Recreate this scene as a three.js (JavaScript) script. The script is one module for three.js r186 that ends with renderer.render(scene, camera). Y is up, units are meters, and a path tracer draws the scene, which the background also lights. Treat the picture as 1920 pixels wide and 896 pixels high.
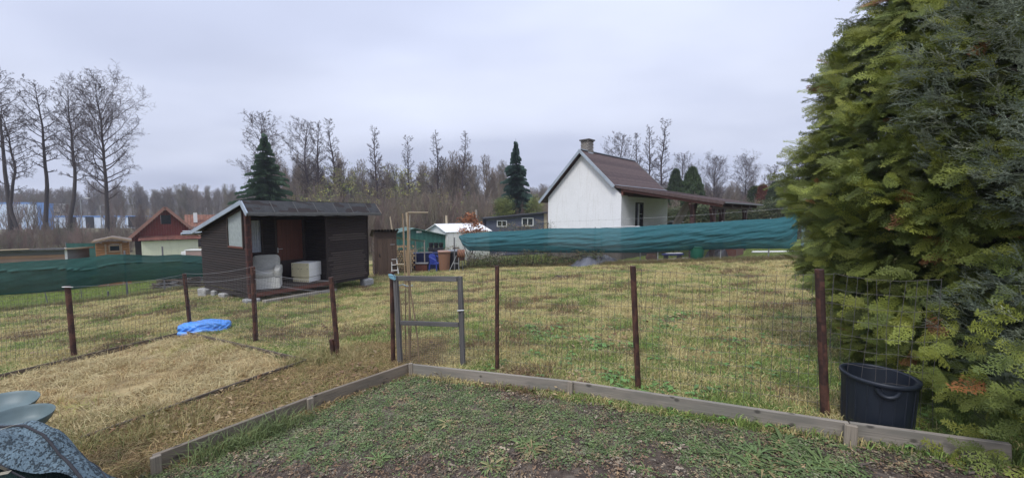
import * as THREE from 'three';
import { mergeGeometries } from 'three/addons/utils/BufferGeometryUtils.js';
// ---------------------------------------------------------------- camera, sky, sun, exposure
const scene = new THREE.Scene();
const FPX = 720, PITCH = Math.atan(48 / 720), EYE = 1.6;
const camera = new THREE.PerspectiveCamera(2 * Math.atan(448 / FPX) * 180 / Math.PI, 1024 / 477, 0.05, 2500);
camera.position.set(0, EYE, 0); camera.rotation.x = -PITCH;
const renderer = new THREE.WebGLRenderer();
renderer.toneMapping = THREE.LinearToneMapping;
renderer.toneMappingExposure = 1.32;
renderer.shadowMap.enabled = true;
function rng(s) { s = (s * 2654435761) >>> 0; return () => { s = (s + 0x6D2B79F5) | 0; let t = Math.imul(s ^ (s >>> 15), 1 | s); t = (t + Math.imul(t ^ (t >>> 7), 61 | t)) ^ t; return ((t ^ (t >>> 14)) >>> 0) / 4294967296; }; }
function hash(i, j, s) { let h = (Math.imul(i, 374761393) + Math.imul(j, 668265263) + Math.imul(s | 0, 1274126177)) | 0; h = Math.imul(h ^ (h >>> 13), 1274126177); return ((h ^ (h >>> 16)) >>> 0) / 4294967296; }
const mod = (a, n) => ((a % n) + n) % n;
function vn(x, y, s = 0, px = 0, py = 0) {
  const i = Math.floor(x), j = Math.floor(y); let u = x - i, v = y - j; u = u * u * (3 - 2 * u); v = v * v * (3 - 2 * v);
  const I = k => px ? mod(k, px) : k, J = k => py ? mod(k, py) : k;
  const a = hash(I(i), J(j), s), b = hash(I(i + 1), J(j), s), c = hash(I(i), J(j + 1), s), d = hash(I(i + 1), J(j + 1), s);
  return a + (b - a) * u + (c - a) * v + (a - b - c + d) * u * v;
}
function fbm(x, y, o = 4, s = 0, px = 0, py = 0) { let a = 0, w = 0.5, n = 0; for (let k = 0; k < o; k++) { a += w * vn(x, y, s + k * 17, px, py); n += w; x *= 2; y *= 2; px *= 2; py *= 2; w *= 0.5; } return a / n; }
const clamp = (x, a = 0, b = 1) => Math.min(b, Math.max(a, x)), lerp = (a, b, t) => a + (b - a) * t, sst = (a, b, x) => { const t = clamp((x - a) / (b - a)); return t * t * (3 - 2 * t); };
const mix3 = (a, b, t) => [lerp(a[0], b[0], t), lerp(a[1], b[1], t), lerp(a[2], b[2], t)];
{ // overcast sky, computed as air and soft layered cloud
  const W = 1024, Hh = 512, data = new Float32Array(W * Hh * 4);
  for (let j = 0; j < Hh; j++) for (let i = 0; i < W; i++) {
    const el = ((j + 0.5) / Hh - 0.5) * Math.PI, az = ((i + 0.5) / W - 0.5) * 2 * Math.PI, y = Math.sin(el), c = Math.cos(el), x = c * Math.cos(az), z = c * Math.sin(az);
    const q = 1 / (Math.max(y, 0) + 0.16), n = fbm(x * q * 0.55 + 9.3, z * q * 0.9 + 3.1, 5, 5), m = fbm(x * q * 1.5 + 1.7, z * q * 2.4 + 8.2, 4, 31);
    let b = 0.735 + 0.34 * (n - 0.5) + 0.10 * (m - 0.5) + 0.90 * Math.pow(Math.max(y, 0), 1.6);
    const g = sst(0.35, 0.7, n);
    let col = mix3([0.565, 0.62, 0.80], [0.645, 0.695, 0.85], g);
    if (y < 0) { b = lerp(b, 0.35, sst(0, -0.12, y)); col = mix3(col, [0.3, 0.27, 0.2], sst(0, -0.12, y)); }
    const k = (j * W + i) * 4; data[k] = col[0] * b; data[k + 1] = col[1] * b; data[k + 2] = col[2] * b; data[k + 3] = 1;
  }
  const t = new THREE.DataTexture(data, W, Hh, THREE.RGBAFormat, THREE.FloatType); t.mapping = THREE.EquirectangularReflectionMapping; t.magFilter = THREE.LinearFilter; t.minFilter = THREE.LinearFilter; t.needsUpdate = true;
  scene.background = t; scene.environment = t;
}
const sun = new THREE.DirectionalLight(new THREE.Color(1, 0.97, 0.92), 1.5);
sun.position.set(-14, 40, 16); sun.target.position.set(0, 0, -12); sun.castShadow = true; sun.shadow.radius = 26; sun.shadow.mapSize.set(2048, 2048);
{ const s = sun.shadow.camera; s.left = -60; s.right = 60; s.top = 60; s.bottom = -60; s.near = 1; s.far = 200; }
scene.add(sun, sun.target);
// ---------------------------------------------------------------- photograph pixels to directions, terrain
const V = (x, y, z) => new THREE.Vector3(x, y, z);
function ray(px, py) { const x = (px - 960) / FPX, y = (448 - py) / FPX, c = Math.cos(PITCH), s = Math.sin(PITCH); return V(x, y * c - s, -y * s - c); }
function at(px, py, d) { const r = ray(px, py); return r.multiplyScalar(d / -r.z).add(V(0, EYE, 0)); }
const gs = (x, d, r) => Math.exp(-(x * x + d * d) / (r * r));
function G(x, z) {
  const d = -z; let p = 0.03 + 0.0614 * x - 0.0588 * d; const k = 0.22, f = -2.2;
  if (p < 6) p = f + k * Math.log(1 + Math.exp((p - f) / k));
  p = 1.4 - 0.3 * Math.log(1 + Math.exp((1.4 - p) / 0.3)) ;
  p += 0.26 * gs(x + 9, d - 12, 2.3) + 0.16 * gs(x + 5.6, d - 15.6, 2.6) + 0.07 * gs(x + 7.1, d - 10.4, 1.5);
  if (d > 5 || x < -4) p += 0.05 * (fbm(x * 0.35 + 50, z * 0.35, 3, 77) - 0.5);
  return p;
}
const onG = (px, py) => { let lo = 0.6, hi = 0.6, p; for (; hi < 300; hi *= 1.06) { p = at(px, py, hi); if (p.y < G(p.x, p.z)) break; lo = hi; } for (let k = 0; k < 30; k++) { const m = (lo + hi) / 2; p = at(px, py, m); if (p.y < G(p.x, p.z)) hi = m; else lo = m; } p.y = G(p.x, p.z); return p; };
const onP = (px, py, A, B) => { const r = ray(px, py), nx = -(B.z - A.z), nz = B.x - A.x, t = (A.x * nx + A.z * nz) / (r.x * nx + r.z * nz); return r.multiplyScalar(t).add(V(0, EYE, 0)); };
const ground = (x, z, dy = 0) => V(x, G(x, z) + dy, z);
// ---------------------------------------------------------------- textures and materials
function tex(w, h, fn, srgb = false, rx = 1, ry = 1) {
  const a = new Uint8Array(w * h * 4);
  for (let j = 0; j < h; j++) for (let i = 0; i < w; i++) { const c = fn(i / w, j / h), k = (j * w + i) * 4; for (let m = 0; m < 3; m++) { let v = Array.isArray(c) ? c[m] : c; a[k + m] = clamp(v) * 255; } a[k + 3] = 255; }
  const t = new THREE.DataTexture(a, w, h); t.wrapS = t.wrapT = THREE.RepeatWrapping; t.magFilter = THREE.LinearFilter; t.minFilter = THREE.LinearMipmapLinearFilter; t.generateMipmaps = true; t.repeat.set(rx, ry); if (srgb) t.colorSpace = THREE.SRGBColorSpace; t.needsUpdate = true; return t;
}
const bw = (x) => [x, x, x];
// wood: u along the grain (1 tile = 1.2 m long, 0.3 m wide)
const woodF = (u, v) => { const w = v + 0.05 * fbm(u * 3, v * 3, 3, 3, 3, 3); const s = fbm(u * 4, w * 40, 4, 11, 4, 40), l = fbm(u * 3, v * 6, 3, 23, 3, 6), f = vn(u * 24, w * 96, 5, 24, 96); return 0.38 + 0.42 * s + 0.25 * l + 0.12 * (f - 0.5); };
const T = {};
T.wood = tex(512, 256, (u, v) => bw(woodF(u, v)), false, 1 / 1.2, 1 / 0.3);
T.knot = (() => { const R = rng(41), K = [...Array(11)].map(() => [R(), 0.12 + 0.76 * R(), 0.010 + 0.010 * R()]); return tex(1024, 256, (u, v) => { let c = woodF(u * 2 % 1, v) * 0.75 + 0.28; for (const [a, b, r] of K) { const dx = Math.min(Math.abs(u - a), 1 - Math.abs(u - a)) * 2.2, dy = (v - b) * 0.24, q = Math.hypot(dx * 0.7, dy) / r; if (q < 2.4) c *= lerp(0.32 + 0.1 * vn(u * 200, v * 60), 1, sst(0.45, 1.5, q)) ; } const st = fbm(u * 6, v * 3, 4, 61, 6, 3); const gr = mix3([1, 0.96, 0.9], [0.78, 0.78, 0.74], sst(0.4, 0.65, st)); return [c * gr[0], c * gr[1], c * gr[2]]; }, false, 1 / 2.2, 1 / 0.24); })();
T.rust = tex(256, 256, (u, v) => { const n = fbm(u * 5, v * 5, 5, 9, 5, 5), m = fbm(u * 22, v * 22, 3, 19, 22, 22); const c = mix3([0.45, 0.38, 0.38], [1, 0.80, 0.66], sst(0.38, 0.62, n)); const k = 0.7 + 0.6 * (m - 0.3); return [c[0] * k, c[1] * k, c[2] * k]; }, false, 3, 3);
T.mottle = tex(512, 512, (u, v) => { const n = fbm(u * 6, v * 6, 5, 4, 6, 6), m = fbm(u * 60, v * 60, 2, 8, 60, 60); return bw(0.62 + 0.34 * n + 0.22 * (m - 0.5)); }, false, 0.5, 0.5);
T.plaster = tex(512, 512, (u, v) => { const n = fbm(u * 4, v * 4, 5, 14, 4, 4), m = fbm(u * 48, v * 48, 3, 28, 48, 48), s = fbm(u * 30, v * 3, 3, 91, 30, 3); const st = sst(0.58, 0.8, s) * 0.06; return [0.9 + 0.08 * n + 0.1 * (m - 0.5) - st, 0.9 + 0.08 * n + 0.1 * (m - 0.5) - st * 1.1, 0.89 + 0.08 * n + 0.1 * (m - 0.5) - st * 1.3]; }, false, 0.5, 0.5);
T.weave = tex(256, 256, (u, v) => { const s = 0.5 + 0.5 * Math.sin(v * Math.PI * 2 * 40), n = fbm(u * 6, v * 30, 4, 44, 6, 30), m = vn(u * 90, v * 90, 2, 90, 90); return bw(0.55 + 0.18 * s + 0.38 * (n - 0.4) + 0.2 * (m - 0.5)); }, false, 1.6, 3);
T.cloth = tex(256, 256, (u, v) => { const m = vn(u * 64, v * 64, 2, 64, 64), n = fbm(u * 5, v * 5, 4, 6, 5, 5); return bw(0.68 + 0.3 * n + 0.22 * (m - 0.5)); }, false, 3, 3);
T.fleck = tex(512, 512, (u, v) => { const n = fbm(u * 8, v * 8, 4, 21, 8, 8), m = vn(u * 100, v * 100, 33, 100, 100), q = vn(u * 220, v * 220, 35, 220, 220); return bw(0.45 + 0.4 * n + 0.4 * (m - 0.5) + 0.35 * (q - 0.5)); }, false, 1, 1);
const rep = (t, x, y) => { const c = t.clone(); c.repeat.set(x, y); c.needsUpdate = true; return c; };
function M(rgb, o = {}) {
  const { map, bump, bs = 0.002, rough = 0.85, metal = 0, two = false, ...rest } = o;
  const p = { color: new THREE.Color().setRGB(...rgb), roughness: rough, metalness: metal, ...rest };
  if (map) p.map = map; if (bump) { p.bumpMap = bump; p.bumpScale = bs; } if (two) p.side = THREE.DoubleSide;
  return (rest.transmission || rest.clearcoat || rest.sheen) ? new THREE.MeshPhysicalMaterial(p) : new THREE.MeshStandardMaterial(p);
}
const wood = (rgb, o = {}) => M(rgb, { map: T.wood, bump: T.wood, bs: 0.0025, ...o });
const K = {
  bedBoard: M([0.31, 0.285, 0.255], { map: T.knot, bump: T.knot, bs: 0.004, rough: 0.9 }),
  bedBoardB: M([0.26, 0.22, 0.18], { map: T.knot, bump: T.knot, bs: 0.005, rough: 0.92 }),
  peg: wood([0.34, 0.29, 0.23]), plotBoard: wood([0.13, 0.10, 0.075]),
  greyWood: wood([0.24, 0.24, 0.245]), greyWoodDark: wood([0.21, 0.21, 0.22]),
  rust: M([0.105, 0.055, 0.043], { map: T.rust, bump: T.rust, bs: 0.002, rough: 0.8 }),
  rustLight: M([0.3, 0.17, 0.11], { map: T.rust, bump: T.rust, bs: 0.002, rough: 0.85 }),
  wire: M([0.13, 0.12, 0.115], { rough: 0.6, metal: 0.2 }), wireGrey: M([0.30, 0.30, 0.30], { rough: 0.45, metal: 0.5 }),
  cane: M([0.30, 0.21, 0.12], { rough: 0.7 }), twine: M([0.5, 0.6, 0.62], { rough: 0.9 }),
  slat: wood([0.024, 0.015, 0.013], { rough: 0.8 }), slatB: wood([0.032, 0.020, 0.017], { rough: 0.8 }), slatW: wood([0.06, 0.042, 0.035], { rough: 0.85 }), slatX: wood([0.27, 0.22, 0.18], { rough: 0.85 }),
  gateWood: wood([0.16, 0.152, 0.148]), paleEdge: wood([0.14, 0.11, 0.092], { rough: 0.85 }), mesh: M([0.10, 0.098, 0.095], { rough: 0.6 }),
  post: M([0.10, 0.040, 0.034], { map: T.rust, bump: T.rust, bs: 0.002, rough: 0.7 }),
  doorRed: wood([0.16, 0.048, 0.026], { rough: 0.55 }), dark: M([0.012, 0.011, 0.011], { rough: 0.9 }), doorDark: wood([0.052, 0.032, 0.027], { rough: 0.6 }),
  fascia: M([0.42, 0.49, 0.58], { map: T.mottle, rough: 0.5, metal: 0.15 }),
  felt: M([0.062, 0.064, 0.068], { map: T.fleck, bump: T.fleck, bs: 0.004, rough: 0.95 }), feltEdge: M([0.16, 0.16, 0.155], { map: T.fleck, bump: T.fleck, bs: 0.006, rough: 0.95 }),
  concrete: M([0.46, 0.46, 0.45], { map: T.fleck, bump: T.fleck, bs: 0.006, rough: 0.95 }), stone: M([0.62, 0.61, 0.58], { map: T.fleck, bump: T.fleck, bs: 0.008, rough: 0.95 }),
  glass: M([0.02, 0.025, 0.03], { rough: 0.08 }), glassMilky: M([0.36, 0.41, 0.41], { map: T.cloth, rough: 0.25 }),
  lace: M([0.62, 0.66, 0.74], { map: T.cloth, rough: 0.9, two: true }),
  white: M([0.80, 0.80, 0.80], { map: T.plaster, rough: 0.6 }), cream: M([0.66, 0.60, 0.40], { map: T.plaster, rough: 0.5 }), creamWall: M([0.70, 0.70, 0.55], { map: T.plaster, rough: 0.8 }),
  skirt: M([0.66, 0.66, 0.62], { map: T.cloth, rough: 0.95 }), blanket: M([0.44, 0.44, 0.41], { map: T.cloth, bump: T.cloth, bs: 0.004, rough: 1 }),
  plaster: M([0.86, 0.86, 0.87], { map: T.plaster, bump: T.plaster, bs: 0.012, rough: 0.92 }),
  shingle: M([0.135, 0.09, 0.088], { map: T.fleck, bump: T.fleck, bs: 0.003, rough: 0.95 }), shingleB: M([0.115, 0.077, 0.077], { map: T.fleck, bump: T.fleck, bs: 0.003, rough: 0.95 }), shingleC: M([0.155, 0.105, 0.10], { map: T.fleck, rough: 0.95 }),
  beam: wood([0.075, 0.032, 0.026], { rough: 0.6 }), beamRed: wood([0.16, 0.05, 0.032], { rough: 0.6 }),
  zinc: M([0.50, 0.56, 0.62], { map: T.mottle, rough: 0.4, metal: 0.4 }),
  redWood: wood([0.21, 0.038, 0.03], { rough: 0.75 }), redTrim: M([0.36, 0.19, 0.15], { map: T.mottle, rough: 0.8 }), redRoof: M([0.33, 0.11, 0.075], { map: T.rust, rough: 0.8 }),
  hutWood: wood([0.40, 0.20, 0.085]), hutTrim: wood([0.42, 0.30, 0.2]), rawWood: wood([0.50, 0.30, 0.19]), rawWoodB: wood([0.40, 0.28, 0.22]),
  tile: M([0.26, 0.12, 0.078], { map: T.mottle, rough: 0.85 }),
  brownShed: wood([0.10, 0.066, 0.05]), brownShedB: wood([0.13, 0.085, 0.062]), brownDoor: wood([0.11, 0.072, 0.052]),
  greyBlue: M([0.085, 0.095, 0.14], { map: T.plaster, rough: 0.8 }), greyRoof: M([0.05, 0.052, 0.065], { map: T.fleck, rough: 0.8 }),
  greenMetal: M([0.03, 0.12, 0.10], { rough: 0.6 }), whiteMetal: M([0.70, 0.70, 0.69], { map: T.plaster, rough: 0.55 }),
  blueChair: M([0.03, 0.055, 0.30], { rough: 0.4 }), tarpBlue: M([0.012, 0.02, 0.08], { rough: 0.5, two: true }), blackPlastic: M([0.018, 0.018, 0.022], { rough: 0.5 }), binBrown: M([0.26, 0.135, 0.085], { rough: 0.6 }), binLid: M([0.30, 0.17, 0.12], { rough: 0.5 }),
  poolBlue: M([0.10, 0.33, 0.86], { rough: 0.42, map: T.plaster }), barrel: M([0.016, 0.022, 0.034], { rough: 0.5, map: T.mottle }),
  saucer: M([0.12, 0.17, 0.18], { rough: 0.48, map: T.plaster, two: true }),
  steel: M([0.45, 0.46, 0.47], { rough: 0.4, metal: 0.7 }), pole: M([0.36, 0.37, 0.36], { map: T.mottle, rough: 0.6, metal: 0.3 }), poleGreen: M([0.2, 0.29, 0.29], { map: T.mottle, rough: 0.6 }),
  bark: M([0.058, 0.047, 0.043], { rough: 0.95 }), barkPurple: M([0.066, 0.048, 0.05], { rough: 0.95 }), twig: M([0.075, 0.056, 0.054], { rough: 0.95 }),
  log: wood([0.24, 0.15, 0.09]), logEnd: M([0.50, 0.36, 0.21], { map: T.mottle, rough: 0.9 }), paleWood: wood([0.55, 0.45, 0.31]), greyPole: wood([0.40, 0.36, 0.31]),
};
// ---------------------------------------------------------------- geometry helpers
const used = {};
function numbered(n) { used[n] = (used[n] ?? -1) + 1; return used[n] ? `${n}_${String(used[n]).padStart(3, '0')}` : n; }
function thing(name, label, category, pos, turn = 0, group) {
  const o = new THREE.Group(); o.name = numbered(name); scene.add(o); if (pos) o.position.copy(pos); o.rotation.y = turn; o.userData = { label, category }; if (group) o.userData.group = group; return o;
}
function mk(name, geo, mat, parent) { const m = new THREE.Mesh(geo, mat); m.castShadow = m.receiveShadow = true; m.name = parent ? name : numbered(name); (parent || scene).add(m); return m; }
function solo(name, geo, mat, label, category, group) { const m = mk(name, geo, mat); m.userData = { label, category }; if (group) m.userData.group = group; return m; }
function struct(name, geo, mat) { const m = mk(name, geo, mat); m.userData.kind = 'structure'; return m; }
function inst(name, geo, mat, list, parent) {
  const m = new THREE.InstancedMesh(geo, mat, list.length), c = new THREE.Color();
  list.forEach(([mx, col], k) => { m.setMatrixAt(k, mx); if (col) { c.setRGB(...col); m.setColorAt(k, c); } });
  m.castShadow = m.receiveShadow = true; m.name = parent ? name : numbered(name); m.userData.kind = 'stuff'; (parent || scene).add(m); return m;
}
const stuff = (m, label, category) => { m.userData = { ...m.userData, kind: 'stuff', label, category }; return m; };
const _q = new THREE.Quaternion(), _e = new THREE.Euler();
const mat4 = (p, rx, ry, rz, s) => new THREE.Matrix4().compose(p, new THREE.Quaternion().setFromEuler(_e.set(rx, ry, rz, 'YXZ')), typeof s === 'number' ? V(s, s, s) : s);
class Acc {
  constructor() { this.p = []; this.n = []; this.i = []; }
  tube(pts, rad, sides, cap = false) {
    const base = this.p.length / 3; let prev = null;
    const up = new THREE.Vector3(), sd = new THREE.Vector3(), dr = new THREE.Vector3();
    for (let k = 0; k < pts.length; k++) {
      dr.subVectors(pts[Math.min(k + 1, pts.length - 1)], pts[Math.max(k - 1, 0)]).normalize();
      if (!prev) { up.set(Math.abs(dr.y) > 0.9 ? 1 : 0, Math.abs(dr.y) > 0.9 ? 0 : 1, 0); } else up.copy(prev);
      sd.crossVectors(dr, up).normalize(); up.crossVectors(sd, dr).normalize(); prev = up.clone();
      for (let s = 0; s < sides; s++) { const a = s / sides * Math.PI * 2, c = Math.cos(a), q = Math.sin(a), nx = up.x * c + sd.x * q, ny = up.y * c + sd.y * q, nz = up.z * c + sd.z * q, r = rad[k]; this.p.push(pts[k].x + nx * r, pts[k].y + ny * r, pts[k].z + nz * r); this.n.push(nx, ny, nz); }
    }
    for (let k = 0; k < pts.length - 1; k++) for (let s = 0; s < sides; s++) { const a = base + k * sides + s, b = base + k * sides + (s + 1) % sides, c = a + sides, d = b + sides; this.i.push(a, b, c, b, d, c); }
    if (cap) for (const k of [0, pts.length - 1]) { const e = this.p.length / 3, o = base + k * sides; dr.subVectors(pts[k ? k : 0], pts[k ? k - 1 : 1]).normalize(); for (let s = 0; s < sides; s++) { this.p.push(this.p[(o + s) * 3], this.p[(o + s) * 3 + 1], this.p[(o + s) * 3 + 2]); this.n.push(dr.x, dr.y, dr.z); } for (let s = 1; s < sides - 1; s++) k ? this.i.push(e, e + s, e + s + 1) : this.i.push(e, e + s + 1, e + s); }
    return this;
  }
  rod(a, b, r, sides = 3) { return this.tube([a, b], [r, r], sides); }
  tri(a, b, c) { const e1 = b.clone().sub(a), n = e1.cross(c.clone().sub(a)).normalize(), o = this.p.length / 3; for (const v of [a, b, c]) { this.p.push(v.x, v.y, v.z); this.n.push(n.x, n.y, n.z); } this.i.push(o, o + 1, o + 2); }
  quad(a, b, c, d) { this.tri(a, b, c); this.tri(a, c, d); }
  geo() { const g = new THREE.BufferGeometry(); g.setAttribute('position', new THREE.Float32BufferAttribute(this.p, 3)); g.setAttribute('normal', new THREE.Float32BufferAttribute(this.n, 3)); g.setIndex(this.i); return g; }
}
function uvm(g, axis, ou = 0, ov = 0) { // uv in metres, u along the given axis, from the face's own direction
  if (g.index) g = g.toNonIndexed(); const p = g.attributes.position, n = p.count, uv = new Float32Array(n * 2), a = V(), b = V(), c = V();
  for (let k = 0; k < n; k += 3) {
    a.fromBufferAttribute(p, k); b.fromBufferAttribute(p, k + 1).sub(a); c.fromBufferAttribute(p, k + 2).sub(a); b.cross(c);
    const m = [Math.abs(b.x), Math.abs(b.y), Math.abs(b.z)], dom = m.indexOf(Math.max(...m)); let ax = [0, 1, 2].filter(q => q !== dom); if (ax[1] === axis) ax = [ax[1], ax[0]];
    for (let j = 0; j < 3; j++) { const v = [p.getX(k + j), p.getY(k + j), p.getZ(k + j)]; uv[(k + j) * 2] = v[ax[0]] + ou; uv[(k + j) * 2 + 1] = v[ax[1]] + ov; }
  }
  g.setAttribute('uv', new THREE.BufferAttribute(uv, 2)); return g;
}
const bcache = new Map();
function box(w, h, d, cf = 0.004, va = 0) { // chamfered box about its centre
  const key = [w, h, d, cf].map(x => x.toFixed(4)).join() + va; if (bcache.has(key)) return bcache.get(key);
  const H = [w / 2, h / 2, d / 2], c = Math.min(cf, w * 0.3, h * 0.3, d * 0.3), P = [];
  const face = (pts) => { const a = V(...pts[0]), b = V(...pts[1]), e = V(...pts[2]), nn = b.clone().sub(a).cross(e.clone().sub(a)), ctr = pts.reduce((s, q) => s.add(V(...q)), V()); const o = nn.dot(ctr) < 0 ? [...pts].reverse() : pts; for (let k = 1; k < o.length - 1; k++) P.push(...o[0], ...o[k], ...o[k + 1]); };
  const pt = (s, full) => s.map((q, i) => q * (H[i] - (i === full ? 0 : c)));
  for (let a = 0; a < 3; a++) for (const s of [-1, 1]) { const [b, e] = [0, 1, 2].filter(q => q !== a); face([[-1, -1], [1, -1], [1, 1], [-1, 1]].map(([x, y]) => { const v = []; v[a] = s; v[b] = x; v[e] = y; return pt(v, a); })); }
  for (let a = 0; a < 3; a++) { const [b, e] = [0, 1, 2].filter(q => q !== a); for (const s of [-1, 1]) for (const t of [-1, 1]) { const v = x => { const q = []; q[a] = x; q[b] = s; q[e] = t; return q; }; face([pt(v(-1), b), pt(v(1), b), pt(v(1), e), pt(v(-1), e)]); } }
  for (const x of [-1, 1]) for (const y of [-1, 1]) for (const z of [-1, 1]) face([0, 1, 2].map(f => pt([x, y, z], f)));
  let g = new THREE.BufferGeometry(); g.setAttribute('position', new THREE.Float32BufferAttribute(P, 3)); g.computeVertexNormals();
  const ax = [w, h, d].indexOf(Math.max(w, h, d)); g = uvm(g, ax, va * 0.377, va * 0.113); bcache.set(key, g); return g;
}
function bx(name, parent, mat, x, y, z, w, h, d, o = {}) { const m = mk(name, box(w, h, d, o.cf ?? 0.004, o.va ?? 0), mat, parent); m.position.set(x, y, z); if (o.rot) m.rotation.set(...o.rot); return m; }
function between(name, parent, mat, a, b, r, sides = 8, r2 = r) { return mk(name, uvm(new Acc().tube([a, b], [r, r2], sides, true).geo(), 1), mat, parent); }
function beam(name, parent, mat, a, b, w, h, va = 0) { const l = a.distanceTo(b), m = mk(name, box(l, h, w, 0.004, va), mat, parent); m.position.copy(a).add(b).multiplyScalar(0.5); const dx = b.x - a.x, dy = b.y - a.y, dz = b.z - a.z; m.rotation.set(0, Math.atan2(-dz, dx), Math.atan2(dy, Math.hypot(dx, dz)), 'YXZ'); return m; }
function prism(pts, depth, cf = 0) { const s = new THREE.Shape(pts.map(([x, y]) => new THREE.Vector2(x, y))); const g = new THREE.ExtrudeGeometry(s, { depth, bevelEnabled: cf > 0, bevelSize: cf, bevelThickness: cf, bevelSegments: 2, curveSegments: 8 }); g.deleteAttribute('uv'); return uvm(g, 0); }
function lathe(pts, seg = 24) { return new THREE.LatheGeometry(pts.map(([x, y]) => new THREE.Vector2(x, y)), seg); }
function sheet(nu, nv, fn, uvs = 1) { // a surface from fn(u, v) -> Vector3
  const P = [], I = [], U = []; for (let j = 0; j <= nv; j++) for (let i = 0; i <= nu; i++) { const p = fn(i / nu, j / nv); P.push(p.x, p.y, p.z); U.push(p.u ?? i / nu * uvs, p.v ?? j / nv * uvs); }
  for (let j = 0; j < nv; j++) for (let i = 0; i < nu; i++) { const a = j * (nu + 1) + i, b = a + 1, c = a + nu + 1, d = c + 1; I.push(a, b, c, b, d, c); }
  const g = new THREE.BufferGeometry(); g.setAttribute('position', new THREE.Float32BufferAttribute(P, 3)); g.setAttribute('uv', new THREE.Float32BufferAttribute(U, 2)); g.setIndex(I); g.computeVertexNormals(); return g;
}
// ---------------------------------------------------------------- the ground
const BC = onG(765, 704), BL = onG(286, 889), BR = onG(1592, 829);               // bed corner, its left end, a point on its right side
const bedR = BR.clone().add(BR.clone().sub(BC).setY(0).normalize().multiplyScalar(0.75)); bedR.y = G(bedR.x, bedR.z);
const PA = onG(0, 712), PB = onG(345, 628), PC = onG(575, 684), PD = onG(150, 836);   // the straw plot
const side = (p, a, b) => (b.x - a.x) * (p[1] - a.z) - (b.z - a.z) * (p[0] - a.x);
const inBed = (x, z) => side([x, z], BL, BC) > 0 && side([x, z], BC, BR) > 0;
const inPlot = (x, z) => side([x, z], PA, PB) > 0 && side([x, z], PB, PC) > 0 && side([x, z], PC, PD) > 0;
const inPath = (x, z) => !inBed(x, z) && !inPlot(x, z) && side([x, z], PC, PD) < 0.0 && side([x, z], BL, BC) < 0 && z > -6 && x < -0.9;
const FA = at(862, 470, 19.8).setY(0), FB = at(1505, 470, 14.5).setY(0), LN = [at(-260, 520, 11).setY(0), at(0, 520, 12.8).setY(0), at(232, 520, 15.2).setY(0), at(420, 520, 19.6).setY(0)];
const beyond = (x, z) => (side([x, z], FA, FB) < 0 && x > FA.x) || side([x, z], LN[0], LN[1]) < -0.05 * 0 && (x < LN[1].x ? side([x, z], LN[0], LN[1]) < 0 : x < LN[2].x ? side([x, z], LN[1], LN[2]) < 0 : x < LN[3].x + 1 && side([x, z], LN[2], LN[3]) < 0);
const DRY = [0.47, 0.395, 0.18], GRN = [0.185, 0.25, 0.06], DEAD = [0.20, 0.135, 0.07], LUSH = [0.19, 0.265, 0.045], STRAW = [0.47, 0.385, 0.2], SOIL = [0.06, 0.043, 0.033];
function greenness(x, z) { const a = fbm(x * 0.55 + 3, z * 0.8, 4, 101), b = fbm(x * 2.3, z * 2.6, 3, 103); let g = sst(0.36, 0.62, a * 0.55 + b * 0.45); const near = sst(7, 3.2, -z) * sst(-1.5, 1.0, x); return clamp(g * 0.62 + near * 0.4 - 0.08); }
function groundColor(x, z) {
  const f = fbm(x * 9, z * 9, 3, 107), k = 0.7 + 0.6 * f;
  let c;
  if (inBed(x, z)) { const n = fbm(x * 3.1, z * 3.1, 4, 111); c = mix3(SOIL, [0.105, 0.08, 0.06], sst(0.45, 0.7, n)); c = mix3(c, [0.2, 0.17, 0.13], 0.5 * sst(0.62, 0.75, vn(x * 45, z * 45, 5))); }
  else if (inPlot(x, z)) c = mix3([0.33, 0.25, 0.12], [0.2, 0.14, 0.075], sst(0.5, 0.75, fbm(x * 2.2, z * 2.2, 3, 113)));
  else if (inPath(x, z)) c = mix3([0.27, 0.195, 0.09], [0.15, 0.1, 0.055], sst(0.45, 0.7, fbm(x * 2, z * 2, 3, 117)));
  else if (beyond(x, z)) { c = mix3([0.13, 0.185, 0.035], [0.19, 0.22, 0.06], f); if (x > 2 && x < 9.5 && -z < 19 + 0 * x) c = mix3(c, [0.4, 0.38, 0.34], sst(0.1, 0.6, 1 - Math.abs((x - 6) / 4.2))); }
  else { c = mix3(mix3(DRY, GRN, greenness(x, z)), DEAD, 0.75 * sst(0.56, 0.7, fbm(x * 0.9 + 40, z * 1.5, 3, 109))); c = [c[0] * 0.72, c[1] * 0.72, c[2] * 0.72]; }
  return [c[0] * k, c[1] * k, c[2] * k];
}
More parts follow.
